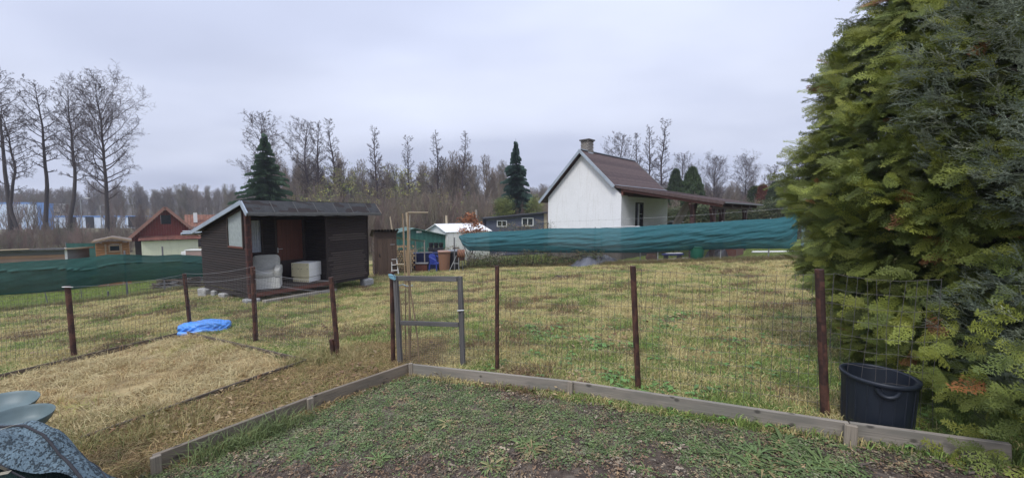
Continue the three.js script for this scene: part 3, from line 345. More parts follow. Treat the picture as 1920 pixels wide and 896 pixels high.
// ---------------------------------------------------------------- brown tool shed beside the cabin
{
  const p = at(703, 516, 16.6), gy = G(p.x, p.z), c = thing('tool_shed', 'narrow brown plank shed with corrugated roof beside the dark cabin', 'shed', V(p.x, gy, p.z), 0.42), W = 0.92, D = 1.25, Hf = 2.02, Hb = 1.72;
  const R = rng(3);
  for (let k = 0; k < 10; k++) bx('side_plank', c, k % 2 ? K.brownShed : K.brownShedB, 0, 0.1 + k * 0.185, -D / 2, 0.025, 0.178, D - 0.02, { va: k % 5, rot: [0, 0, 0.04] }); bx('side_plank', c, K.brownShed, 0, 1.93, -0.36, 0.025, 0.14, 0.7);
  for (let k = 0; k < 10; k++) bx('side_plank', c, K.brownShed, W, 0.1 + k * 0.185, -D / 2, 0.025, 0.178, D - 0.02, { va: k % 5 });
  bx('rear_wall', c, K.brownShed, W / 2, 0.9, -D, W, 1.7, 0.025); bx('front_header', c, K.brownShed, W / 2, 1.82, 0, W, 0.3, 0.03); bx('front_jamb', c, K.brownShed, 0.06, 0.9, 0, 0.12, 1.54, 0.03);
  const d = new THREE.Group(); d.name = 'door'; c.add(d); for (let k = 0; k < 4; k++) bx('plank', d, k % 2 ? K.brownDoor : K.brownShedB, 0.225 + k * 0.2, 0.86, 0.012, 0.196, 1.6, 0.028, { va: k }); bx('handle', d, K.blackPlastic, 0.2, 0.95, 0.04, 0.03, 0.14, 0.03); bx('hinge', d, K.wireGrey, 0.75, 1.4, 0.032, 0.2, 0.03, 0.008);
  const rf = mk('corrugated_roof', sheet(90, 6, (u, v) => V(-0.12 + (W + 0.24) * u, 2.07 - 0.36 * v + 0.022 * Math.sin(u * 6.283 * 9), 0.22 - (D + 0.36) * v)), M([0.12, 0.1, 0.085], { map: T.fleck, rough: 0.9, two: true }), c); void rf;
}
// ---------------------------------------------------------------- white house with lean-to
{
  const TH = Math.atan2(0.72, 0.693), q = at(1165, 400, 19), gy = -0.85, c = thing('white_house', 'small white rendered house with brown shingle roof and lean-to', 'house', V(q.x, gy, q.z), TH);
  const W = 4.6, L = 5.7, E = 1.6 + 34 / 720 * 19 - gy, RH = 1.6 + 114 / 720 * 20.6 - gy, OV = 0.28, TS = 0.97, EG = RH - 0.12 - W / 2 * TS;                       // eave and ridge above the ground
  const gab = (x, m) => { const g = mk('gable_wall', prism([[0, 0], [W, 0], [W, EG], [W / 2, RH - 0.12], [0, EG]], 0.25), m, c); g.rotation.y = Math.PI / 2; g.position.set(x, 0, 0); };
  for (const [x, z, w, d] of [[-0.03, -W / 2, 0.06, W + 0.06], [L / 2, 0.03, L, 0.06]]) bx('plinth', c, (K.plinth ??= M([0.17, 0.145, 0.125], { map: T.fleck, bump: T.fleck, bs: 0.01, rough: 0.95 })), x, 0.29, z, w, 0.6, d);
  gab(0, K.plaster); gab(L - 0.25, K.plaster);
  // side wall in pieces round the window opening
  const wx0 = 1.52, wx1 = 2.52, wy0 = 1.42, wy1 = E - 0.32, sw = (x0, x1, y0, y1) => bx('side_wall', c, K.plaster, (x0 + x1) / 2, (y0 + y1) / 2, -0.13, x1 - x0, y1 - y0, 0.25, { cf: 0.002 });
  sw(0.252, wx0, 0, E); sw(wx1, L - 0.252, 0, E); sw(wx0, wx1, 0, wy0); sw(wx0, wx1, wy1, E); bx('rear_wall', c, K.plaster, L / 2, E / 2, -W + 0.13, L - 0.5, E, 0.25);
  { const g = new THREE.Group(); g.name = 'window'; c.add(g); const y = (wy0 + wy1) / 2, h = wy1 - wy0, w = wx1 - wx0, x = (wx0 + wx1) / 2;
    bx('pane', g, K.glass, x, y, -0.1, w, h, 0.01); for (const s of [-1, 0, 1]) bx('frame', g, s ? K.doorDark : K.white, x + s * (w / 2 - 0.04), y, -0.06, s ? 0.08 : 0.06, h, 0.07); for (const yy of [wy0 + 0.04, wy1 - 0.04]) bx('frame', g, K.doorDark, x, yy, -0.058, w - 0.16, 0.08, 0.07); bx('glazing_bar', g, K.white, x + 0.22, wy0 + h * 0.62, -0.07, 0.38, 0.04, 0.05);
    mk('curtain', sheet(24, 1, (u, v) => V(wx0 + 0.1 + 0.8 * u, wy0 + 0.1 + (h - 0.2) * v, -0.15 + 0.015 * Math.sin(u * 40))), K.lace, g); bx('sill', g, K.doorDark, x, wy0 - 0.05, 0.03, w + 0.3, 0.06, 0.12); }
  const roof = new THREE.Group(); roof.name = 'roof'; c.add(roof);
  const slopeLen = Math.hypot(W / 2 + 0.32, RH - E + 0.3), ang = Math.atan(TS), nC = 24, R = rng(12);
  for (const sgn of [1, -1]) for (let k = 0; k < nC; k++) { const t = (k + 0.5) / nC, z = sgn > 0 ? lerp(-W / 2, -0.28, t) : lerp(-W / 2, -W - 0.42, t), y = RH + 0.02 - Math.abs(z + W / 2) * Math.tan(ang); const m = R() < 0.33 ? K.shingle : R() < 0.5 ? K.shingleB : K.shingleC; bx('shingle_course', roof, m, L / 2, y + 0.05, z, L + OV * 2, 0.024, (sgn > 0 ? 2.85 : 3.9) / nC + 0.05, { rot: [sgn * (ang - 0.06), 0, 0], va: (R() * 9) | 0 }); }
  for (const sgn of [1, -1]) { const s = bx('roof_board', roof, K.beam, L / 2, 0, 0, L + OV * 2 - 0.05, 0.05, 1); const z0 = -W / 2, z1 = sgn > 0 ? -0.3 : -W - 0.4, l = Math.abs(z1 - z0) / Math.cos(ang); s.geometry = box(L + OV * 2 - 0.05, 0.05, l); s.position.set(L / 2, RH - 0.01 - Math.abs((z0 + z1) / 2 - z0) * Math.tan(ang), (z0 + z1) / 2); s.rotation.x = sgn * ang; }
  for (const x of [-OV - 0.015, L + OV + 0.015]) for (const sgn of [1, -1]) { const z1 = sgn > 0 ? -0.26 : -W - 0.45; beam('barge_board', roof, x < 0 && sgn > 0 ? K.zinc : x < 0 ? K.zinc : K.greyWood, V(x, RH + 0.03, -W / 2 - sgn * 0.02), V(x, RH + 0.02 - Math.abs(z1 + W / 2) * Math.tan(ang), z1), 0.03, 0.15); }
  beam('ridge_cap', roof, K.zinc, V(-OV, RH + 0.09, -W / 2), V(L + OV, RH + 0.09, -W / 2), 0.2, 0.04);
  { const g = new THREE.Group(); g.name = 'chimney'; roof.add(g); g.position.set(0.62, RH - 0.25, -W / 2 - 0.12); const cm = M([0.44, 0.40, 0.36], { map: T.fleck, bump: T.fleck, bs: 0.006, rough: 0.95 }); bx('core', g, cm, 0, 0.45, 0, 0.4, 0.9, 0.4); for (let k = 0; k < 11; k++) for (let f = 0; f < 4; f++) for (let b = 0; b < 2; b++) { const m = new THREE.Group(); const off = (k % 2 ? 0.06 : -0.06) + (b ? 0.115 : -0.115); const w = Math.min(0.215, (0.225 - Math.abs(off) + 0.11)); const q2 = bx('brick', g, cm, 0, 0, 0, 0.2, 0.066, 0.05, { cf: 0.004 }); const a = f * Math.PI / 2; q2.position.set(Math.cos(a) * off + Math.sin(a) * 0.2, 0.04 + k * 0.08, -Math.sin(a) * off + Math.cos(a) * 0.2); q2.rotation.y = a; void m; void w; } bx('cap', g, M([0.16, 0.15, 0.145], { map: T.fleck }), 0, 0.93, 0, 0.62, 0.07, 0.62); bx('flashing', g, K.zinc, 0, 0.2, 0, 0.5, 0.14, 0.5); }
  // lean-to
  const can = new THREE.Group(); can.name = 'lean_to'; c.add(can); const CO = 4.55, CY = 1.6 + 19 / 720 * 15.9 - gy, x0 = -0.12, x1 = 6.8, Z0 = -0.34, yt = RH - (W / 2 - 0.3) * TS + 0.0, a2 = Math.atan2(yt - CY, CO - Z0);
  for (let k = 0; k < 20; k++) { const t = (k + 0.5) / 20; bx('shingle_course', can, [K.shingle, K.shingleB, K.shingleC][(R() * 3) | 0], (x0 + x1) / 2, lerp(yt, CY, t) + 0.06, lerp(Z0, CO, t) + 0.06, x1 - x0, 0.02, (CO - Z0) / 20 + 0.05, { rot: [a2 - 0.04, 0, 0], va: (R() * 9) | 0 }); }
  bx('roof_board', can, K.beam, (x0 + x1) / 2, (yt + CY) / 2 + 0.015, (CO + Z0) / 2 + 0.06, x1 - x0 - 0.04, 0.03, (CO - Z0) / Math.cos(a2)).rotation.x = a2;
  beam('barge_board', can, K.shingleC, V(x0 - 0.02, yt + 0.02, Z0 + 0.03), V(x0 - 0.02, CY + 0.0, CO + 0.1), 0.03, 0.14); beam('rafter', can, K.beamRed, V(x0 + 0.12, yt - 0.16, 0.02), V(x0 + 0.12, CY - 0.09, CO), 0.1, 0.16); for (let k = 1; k < 5; k++) beam('rafter', can, K.beam, V(x0 + 0.12 + k * 1.5, yt - 0.15, 0.02), V(x0 + 0.12 + k * 1.5, CY - 0.09, CO), 0.1, 0.14);
  bx('purlin', can, K.beam, (x0 + x1) / 2 + 0.05, CY - 0.16, CO - 0.45, x1 - x0 - 0.3, 0.14, 0.13); bx('wall_plate', can, K.beamRed, 0.5, E + 0.14, 0.06, 1.1, 0.3, 0.1); bx('eave_fill', can, K.beam, (x1 - 1) / 2 + 0.3, E + 0.1, -0.1, x1 - 1.7, 0.3, 0.2);
  bx('eave_board', can, K.greyWoodDark, (x0 + x1) / 2, CY + 0.02, CO + 0.13, x1 - x0, 0.06, 0.03);
  beam('flashing', can, K.zinc, V(x0, yt + 0.08, Z0 + 0.04), V(x1 - 0.6, yt + 0.08, Z0 + 0.04), 0.1, 0.03);
  for (const [x, z, h] of [[0.25, CO - 1.25, 0.2], [0.35, CO - 0.45, 0], [1.6, CO - 0.45, 0], [5.6, CO - 0.45, 0]]) { bx('post', can, K.beam, x, (CY - 0.22 + h) / 2, z, 0.19, CY - 0.22 + h, 0.19, { cf: 0.01 }); for (const s of [-1, 1]) beam('brace', can, K.beam, V(x, CY - 0.85 + h, z), V(x + s * 0.4, CY - 0.2 + h, z), 0.1, 0.1); }
  mk('hanging_sheet', sheet(10, 12, (u, v) => { const w = lerp(0.5, 0.28, v); return V(1.25 + (u - 0.5) * w + 0.0, lerp(CY + 0.35, 0.9, v), lerp(3.0, 1.75, Math.pow(v, 0.8)) + 0.05 * Math.sin(u * 9) + (u - 0.5) * 0.25); }), M([0.42, 0.37, 0.30], { map: T.cloth, rough: 0.95, two: true }), can);
  c.updateMatrixWorld(true); const wp = (x, y, z) => { const p = c.localToWorld(V(x, 0, z)); p.y = G(p.x, p.z) + y; return p; };
  { const p = wp(4.9, 0, 0.75), g = thing('grill', 'round white lidded grill standing at the corner of the white house', 'grill', p); for (let k = 0; k < 3; k++) between('leg', g, K.blackPlastic, V(Math.cos(k * 2.1) * 0.3, 0, Math.sin(k * 2.1) * 0.3), V(Math.cos(k * 2.1) * 0.12, 1.5, Math.sin(k * 2.1) * 0.12), 0.02); mk('bowl', lathe([[0.01, 1.46], [0.2, 1.5], [0.32, 1.62], [0.34, 1.76], [0.3, 1.76]], 20), K.blackPlastic, g); mk('lid', lathe([[0.52, 1.78], [0.5, 1.8], [0.25, 1.87], [0.01, 1.88]], 24), K.white, g); }
  // things under the lean-to, seen below the net
  const px2 = (px, py, dd) => { const p = at(px, py, dd); p.y = G(p.x, p.z); return p; };
  { const p = px2(1307, 480, 15.9), g = thing('green_tub', 'dark green tapered plastic tub behind the chain link fence', 'tub', p); mk('body', lathe([[0.01, 0.0], [0.22, 0.0], [0.3, 0.62], [0.32, 0.64], [0.29, 0.64], [0.2, 0.03], [0.01, 0.03]], 20), M([0.02, 0.13, 0.085], { rough: 0.5, two: true }), g); mk('rim', new THREE.TorusGeometry(0.31, 0.018, 8, 28), M([0.02, 0.13, 0.085], { rough: 0.5 }), g).rotation.x = Math.PI / 2; g.children[1].position.y = 0.64; }
  { const p = px2(1262, 474, 17.2), g = thing('scooter_board', 'blue and white board on trestles under the lean-to', 'board', p, 0.3); bx('deck', g, M([0.03, 0.05, 0.22], { rough: 0.4 }), 0, 0.3, 0, 0.95, 0.06, 0.3); bx('stripe', g, K.white, 0.05, 0.345, 0.02, 0.75, 0.03, 0.22); for (const s of [-1, 1]) bx('trestle', g, K.blackPlastic, s * 0.36, 0.13, 0, 0.06, 0.27, 0.26); }
  { const p = px2(1378, 472, 17.5), g = thing('planter_box', 'red brown wooden planter box under the lean-to edge', 'planter', p, TH); for (const [x, z, w, d] of [[0, 0.2, 1.3, 0.03], [0, -0.2, 1.3, 0.03], [0.64, 0, 0.03, 0.38], [-0.64, 0, 0.03, 0.38]]) bx('board', g, K.beamRed, x, 0.19, z, w, 0.38, d); bx('soil', g, K.dark, 0, 0.3, 0, 1.24, 0.02, 0.36); }
  { const p = px2(1345, 474, 17), g = thing('black_cover', 'crumpled black plastic cover over goods under the lean-to', 'cover', p, TH); mk('sheet', sheet(26, 16, (u, v) => { const x = (u - 0.5) * 1.8, z = (v - 0.5) * 0.8, e = sst(0, 0.25, Math.min(u, 1 - u)) * sst(0, 0.25, Math.min(v, 1 - v)); return V(x, e * (0.3 + 0.16 * (fbm(u * 6, v * 4, 3, 5))), z); }), K.blackPlastic, g); }
  { const p = px2(1222, 476, 17.2), g = thing('clay_pot', 'brown round pot behind the chain link fence', 'pot', p); mk('body', lathe([[0.01, 0], [0.16, 0], [0.26, 0.18], [0.2, 0.36], [0.17, 0.36], [0.22, 0.18], [0.01, 0.04]], 18), M([0.2, 0.1, 0.06], { two: true }), g); }
  { const p = px2(1120, 484, 17.4), g = thing('tarpaulin_heap', 'grey silver tarpaulin heaped on the ground behind the chain link fence', 'tarpaulin', p, 0.35); mk('sheet', sheet(44, 24, (u, v) => { const x = (u - 0.5) * 2.6, z = (v - 0.5) * 1.2, e = sst(0, 0.3, Math.min(u, 1 - u)) * sst(0, 0.3, Math.min(v, 1 - v)); return V(x, 0.01 + e * (0.34 + 0.3 * (fbm(u * 6, v * 5, 4, 15) - 0.4)) + 0.035 * e * fbm(u * 22, v * 12, 3, 19), z); }), M([0.12, 0.125, 0.145], { rough: 0.35, map: T.cloth, two: true }), g); }
  { const p = px2(1470, 475, 18), g = thing('garden_pipe', 'white plastic pipe lying on the neighbour lawn', 'pipe', p, 0.1); between('pipe', g, K.white, V(-1.6, 0.05, 0), V(0.6, 0.05, 0.1), 0.045, 10); between('cap', g, K.white, V(0.6, 0.05, 0.1), V(0.68, 0.05, 0.104), 0.055, 10); }
  { const A = onP(1128, 427, FA.clone().add(V(0, 0, -0.5)), FB.clone().add(V(0, 0, -0.5))), B = onP(1202, 425, FA.clone().add(V(0, 0, -0.5)), FB.clone().add(V(0, 0, -0.5))), a0 = ground(A.x, A.z), b0 = ground(B.x, B.z), g = thing('metal_hoop', 'bent grey metal tube hoop standing behind the teal net', 'hoop', V(0, 0, 0)); mk('tube', new THREE.TubeGeometry(new THREE.CatmullRomCurve3([a0, V(a0.x, A.y - 0.2, a0.z), A, V(lerp(A.x, B.x, 0.5), (A.y + B.y) / 2 + 0.02, lerp(A.z, B.z, 0.5)), B, V(b0.x, B.y - 0.2, b0.z), b0], false, 'catmullrom', 0.2), 60, 0.022, 8), K.steel, g); }
}
// ---------------------------------------------------------------- nets, chain link, wire fences
const netTeal = M([0.03, 0.19, 0.225], { map: T.weave, bump: T.weave, bs: 0.006, rough: 0.95, two: true, transmission: 0.25, transparent: true, opacity: 0.94 });
const netGreen = M([0.02, 0.115, 0.095], { map: T.weave, bump: T.weave, bs: 0.004, rough: 0.85, two: true, transparent: true, opacity: 0.95 });
const curve = pts => x => { if (x <= pts[0][0]) return pts[0][1]; for (let k = 1; k < pts.length; k++) if (x <= pts[k][0]) { const [a, b] = [pts[k - 1], pts[k]], t = (x - a[0]) / (b[0] - a[0]); return lerp(a[1], b[1], t * t * (3 - 2 * t) * 0.5 + t * 0.5); } return pts[pts.length - 1][1]; };
{
  const out = V(FB.z - FA.z, 0, -(FB.x - FA.x)).normalize().multiplyScalar(-1); // towards the meadow
  const top = curve([[862, 441], [880, 437], [960, 433], [1040, 428], [1165, 427], [1252, 421], [1330, 417], [1400, 412], [1450, 410], [1482, 405], [1497, 391]]), bot = curve([[862, 447], [868, 460], [880, 470], [980, 473], [1100, 474], [1190, 474], [1300, 469], [1400, 466], [1484, 466], [1497, 455]]);
  const g = sheet(320, 40, (u, v) => { const px = lerp(862, 1497, u), e = sst(0, 0.05, u) * sst(0, 0.06, 1 - u), A = onP(px, top(px), FA, FB), B = onP(px, bot(px), FA, FB), y = lerp(A.y, B.y, v); let belly = 0.25 * Math.pow(Math.sin(Math.PI * Math.pow(v, 1.15)), 0.75) * (0.8 + 0.4 * fbm(u * 7, 2, 3, 5)) * (0.25 + 0.75 * e); const wr = (fbm(u * 16 + v * 2.5, v * 11 + u * 7, 4, 71) - 0.5) * 0.10 + (fbm(u * 34 + v * 3, v * 22 + u * 17, 3, 75) - 0.5) * 0.05 + 0.03 * Math.sin(v * 25 + fbm(u * 9, v * 2, 3, 5) * 9) * fbm(u * 11, v * 3, 2, 9); belly += wr * Math.sin(Math.PI * v) * 1.2 + 0.03; const p = V(A.x + out.x * belly, y + 0.010 * (fbm(u * 60, v, 2, 3) - 0.5) * (v < 0.02 || v > 0.98 ? 2 : 0), A.z + out.z * belly); p.u = u * 14.6; p.v = v * 1.1; return p; });
  const t = thing('shade_net', 'teal shade net sagging along the chain link fence before the white house', 'net', V(0, 0, 0)); mk('netting', g, netTeal, t);
  { const A = onP(1497, 391, FA, FB), C = onP(1503, 397, FA, FB); between('tie_cord', t, K.twine, V(A.x + out.x * 0.03, A.y, A.z + out.z * 0.03), V(C.x, A.y + 0.02, C.z), 0.006, 5); }
  const f = thing('chain_link_fence', 'grey chain link fence carrying the teal net at the far meadow edge', 'fence', V(0, 0, 0)), n = 9, R = rng(4);
  const top2 = p => G(p.x, p.z) + 1.42;
  for (const px of [870, 1015, 1115, 1234, 1352, 1442]) { const a = onP(px, 470, FA, FB), b = a.clone(); a.y = G(a.x, a.z) - 0.05; b.y = onP(px, top(px), FA, FB).y + 0.04; b.x += 0.02; between('post', f, px > 1400 ? K.wireGrey : K.pole, a, b, 0.024); }
  { const a = ground(FB.x, FB.z, -0.05), b = onP(1504, 392, FA, FB); between('post', f, K.poleGreen, a, V(a.x, b.y, a.z), 0.05, 12); }
  { const A = new Acc(), len = Math.hypot(FB.x - FA.x, FB.z - FA.z) + 3.2, dx = (FB.x - FA.x) / (len - 3.2), dz = (FB.z - FA.z) / (len - 3.2), P = (s, h) => { const x = FA.x + dx * s, z = FA.z + dz * s; return V(x, G(x, z) + h, z); }, H = 1.3; for (let s = -1; s < len; s += 0.075) for (const q of [-1, 1]) { const s1 = s + q * H; const c0 = clamp(s, 0, len), c1 = clamp(s1, 0, len); if (c0 === c1) continue; const h0 = Math.abs(c0 - s), h1 = H - Math.abs(c1 - s1); A.rod(P(c0, h0), P(c1, h1), 0.0017, 3); } for (const h of [0.02, 0.7, 1.3]) A.rod(P(0, h), P(len, h + 0.0), 0.003, 3); stuff(mk('wire_mesh', A.geo(), K.wireGrey, f)); delete f.children.at(-1).userData.category; delete f.children.at(-1).userData.label; }
  { const A = new Acc(); const pts = []; for (let k = 0; k <= 80; k++) { const px = lerp(1005, 1505, k / 80), p = onP(px, lerp(417, 388, k / 80) + 4 * Math.sin(k / 80 * Math.PI), FA, FB); pts.push(p); A.p; if (k % 2) A.rod(p.clone().add(V(-0.02, -0.02, 0)), p.clone().add(V(0.02, 0.03, 0)), 0.004, 3); } A.tube(pts, pts.map(() => 0.004), 3); const m = mk('barbed_wire', A.geo(), K.wireGrey, f); m.userData.kind = 'stuff'; }
  void n; void R; void top2;
}
{ // left net
  const Q = LN, seg = px => px < 0 ? [Q[0], Q[1]] : px < 232 ? [Q[1], Q[2]] : [Q[2], Q[3]], top = curve([[-200, 500], [0, 493], [60, 489], [120, 486], [170, 482], [200, 477], [235, 477], [290, 479], [330, 477], [385, 480], [400, 480]]), bot = curve([[-200, 580], [0, 553], [60, 549], [120, 543], [232, 528], [300, 524], [400, 518]]);
  const g = sheet(200, 30, (u, v) => { const px = lerp(-200, 400, u), [a, b] = seg(px), A = onP(px, top(px), a, b), B = onP(px, bot(px), a, b); const y = lerp(A.y, B.y, v), w = 0.10 * Math.sin(Math.PI * v) * (0.6 + fbm(u * 9, 1, 3, 5)) + 0.05 * (fbm(u * 14 + v, v * 8 + u * 3, 4, 33) - 0.5) + 0.08 * sst(0.02, 0.0, Math.abs(v - 0.3 - 0.3 * (fbm(u * 5, 3, 2, 8) - 0.5))); const p = V(A.x + w * 0.8 + 0.04, y, A.z + w * 0.6 + 0.03); p.u = u * 12; p.v = v; return p; });
  const t = thing('shade_net', 'dark green shade net strung along the fence left of the cabin', 'net', V(0, 0, 0)); mk('netting', g, netGreen, t);
  const f = thing('wire_fence', 'thin wire fence of dark posts holding the dark green net', 'fence', V(0, 0, 0));
  const A = new Acc(); for (let k = 0; k < 3; k++) { const a = Q[k], b = Q[k + 1], l = Math.hypot(b.x - a.x, b.z - a.z); for (let s = 0; s < l; s += 0.09) { const x = lerp(a.x, b.x, s / l), z = lerp(a.z, b.z, s / l); A.rod(ground(x, z), ground(x, z, 1.25), 0.0018, 3); } for (let h = 0.1; h < 1.3; h += 0.15) A.rod(ground(a.x, a.z, h), ground(b.x, b.z, h), 0.0018, 3); }
  for (const [px, tp] of [[-60, 480], [232, 470], [303, 462], [395, 470]]) { const [a, b] = seg(px), p = onP(px, tp, a, b), q = ground(p.x, p.z, -0.05); between('post', f, K.greyWoodDark, q, p, 0.03); }
  const m = mk('wire_mesh', A.geo(), K.wire, f); m.userData.kind = 'stuff';
  for (const [px, py, py0, px0, l] of [[88, 570, 543, 81, 'leaning thin dark stake in the grass before the green net'], [151, 562, 542, 150, 'bent thin dark stake in the grass before the green net'], [201, 558, 546, 201, 'short stubby grey stake in the grass before the green net']]) { const a = onG(px, py), b = at(px0, py0, -a.z); solo('garden_stake', uvm(new Acc().tube([a.clone().add(V(0, -0.03, 0)), a.clone().lerp(b, 0.5).add(V(0.012, 0, 0)), b], px > 190 ? [0.035, 0.034, 0.03] : [0.018, 0.015, 0.012], 7, true).geo(), 1), K.greyWoodDark, l, 'stake', 'stakes in the grass before the green net'); }
}
function wirefence(f, pts, hs, sp, r, sph) { // pts: ground points; hs: height at each
  const A = new Acc(), R = rng(pts.length * 7 + 1);
  for (let k = 0; k < pts.length - 1; k++) { const a = pts[k], b = pts[k + 1], l = Math.hypot(b.x - a.x, b.z - a.z), n = Math.round(l / sp), P = (t, q) => { const x = lerp(a.x, b.x, t), z = lerp(a.z, b.z, t), g0 = G(x, z), h = lerp(hs[k], hs[k + 1], t) - 0.03 * Math.sin(t * Math.PI); return V(x + 0.012 * Math.sin(q * 7 + t * 9), g0 + 0.02 + h * q, z + 0.012 * Math.sin(q * 5 + t * 14)); };
    for (let i = 0; i <= n; i++) { const t = clamp((i + (R() - 0.5) * 0.2) / n), pp = [0, 0.33, 0.66, 0.985].map(q => P(clamp(t + (R() - 0.5) * 0.003), q)); A.tube(pp, [r, r, r, r], 3); }
    const m = Math.round(1.15 / sph); for (let j = 0; j <= m; j++) { const q = j / m * 0.98, pp = []; for (let i = 0; i <= 8; i++) pp.push(P(i / 8, q).add(V(0, (R() - 0.5) * 0.008, 0))); A.tube(pp, pp.map(() => r * 0.8), 3); } }
  const m = mk('wire_mesh', A.geo(), K.wire, f); m.userData.kind = 'stuff';
}
const postAt = (f, bxp, byp, tx, ty, r, m = K.rust, name = 'post') => { const a = onG(bxp, byp), b = at(tx, ty, -a.z); const g = uvm(new Acc().tube([a.clone().add(V(0, -0.06, 0)), b], [r, r], 14, true).geo(), 1); const q = mk(name, g, m, f); return [a, b, q]; };
{ // fence along the right side of the bed
  const f = thing('wire_fence', 'wire mesh fence on rusty pipes along the right side of the bed', 'fence', V(0, 0, 0));
  const P = [[872, 690, 866, 516, 0], [932, 696, 932, 498, 0.024], [1198, 733, 1187, 499, 0.027], [1550, 788, 1537, 505, 0.030]].map(([a, b, c, d, r]) => { if (!r) { const g = onG(a, b); return [g, V(g.x, g.y + 1.2, g.z)]; } return postAt(f, a, b, c, d, r); });
  const e = P[3][0].clone().add(P[3][0].clone().sub(P[2][0]).multiplyScalar(0.4)); e.y = G(e.x, e.z);
  wirefence(f, [...P.map(p => p[0]), e], [1.19, 1.2, 1.18, 1.14, 1.1], 0.062, 0.0018, 0.115);
  { const a = onG(1543, 784), b = at(1541, 690, -a.z); a.z += 0.045; b.z += 0.04; mk('splice_board', uvm(new Acc().tube([a.clone().add(V(0, -0.04, 0)), b], [0.035, 0.012], 4, true).geo(), 1), K.rustLight, f); }
}
{ // fence round the straw plot
  const f = thing('wire_fence', 'wire mesh fence on rusty posts round the dry straw plot', 'fence', V(0, 0, 0));
  const A = postAt(f, 138, 671, 125, 536, 0.036), B = postAt(f, 357, 623, 344, 513, 0.034), C = postAt(f, 479, 645, 473, 500, 0.036), D = postAt(f, 634, 673, 620, 520, 0.032);
  const s0 = onG(-150, 706);
  wirefence(f, [s0, A[0], B[0], C[0], D[0]], [1.14, 1.14, 1.16, 1.2, 1.1], 0.05, 0.0019, 0.075);
  for (const [h, c0, d0] of [[0.8, 0, 0], [0.62, 0, 0]]) { void h; void c0; void d0; }
  { const W = new Acc(); for (const [a, b, k] of [[A[1], B[1], 0.02], [B[1], C[1], 0.0], [C[1], D[1], 0.05], [B[1], C[1], 0.16], [C[1], D[1], 0.2]]) { const pts = []; for (let i = 0; i <= 10; i++) { const t = i / 10, p = a.clone().lerp(b, t); p.y -= k + 0.05 * Math.sin(Math.PI * t); pts.push(p); } W.tube(pts, pts.map(() => 0.0024), 4); } const m = mk('tension_wire', W.geo(), K.wireGrey, f); m.userData.kind = 'stuff'; }
  { const a = onG(628, 672), b = at(624, 634, -a.z); b.z += 0.05; a.z += 0.05; mk('splint', uvm(new Acc().tube([a.clone().add(V(0, -0.05, 0)), b], [0.034, 0.034], 6, true).geo(), 1), K.rust, f); }
  { const p = A[1].clone(); p.y -= 0.02; const t = mk('white_tie', new THREE.TorusGeometry(0.056, 0.007, 8, 24), K.white, f); t.position.copy(p); t.rotation.x = 1.35; }
}
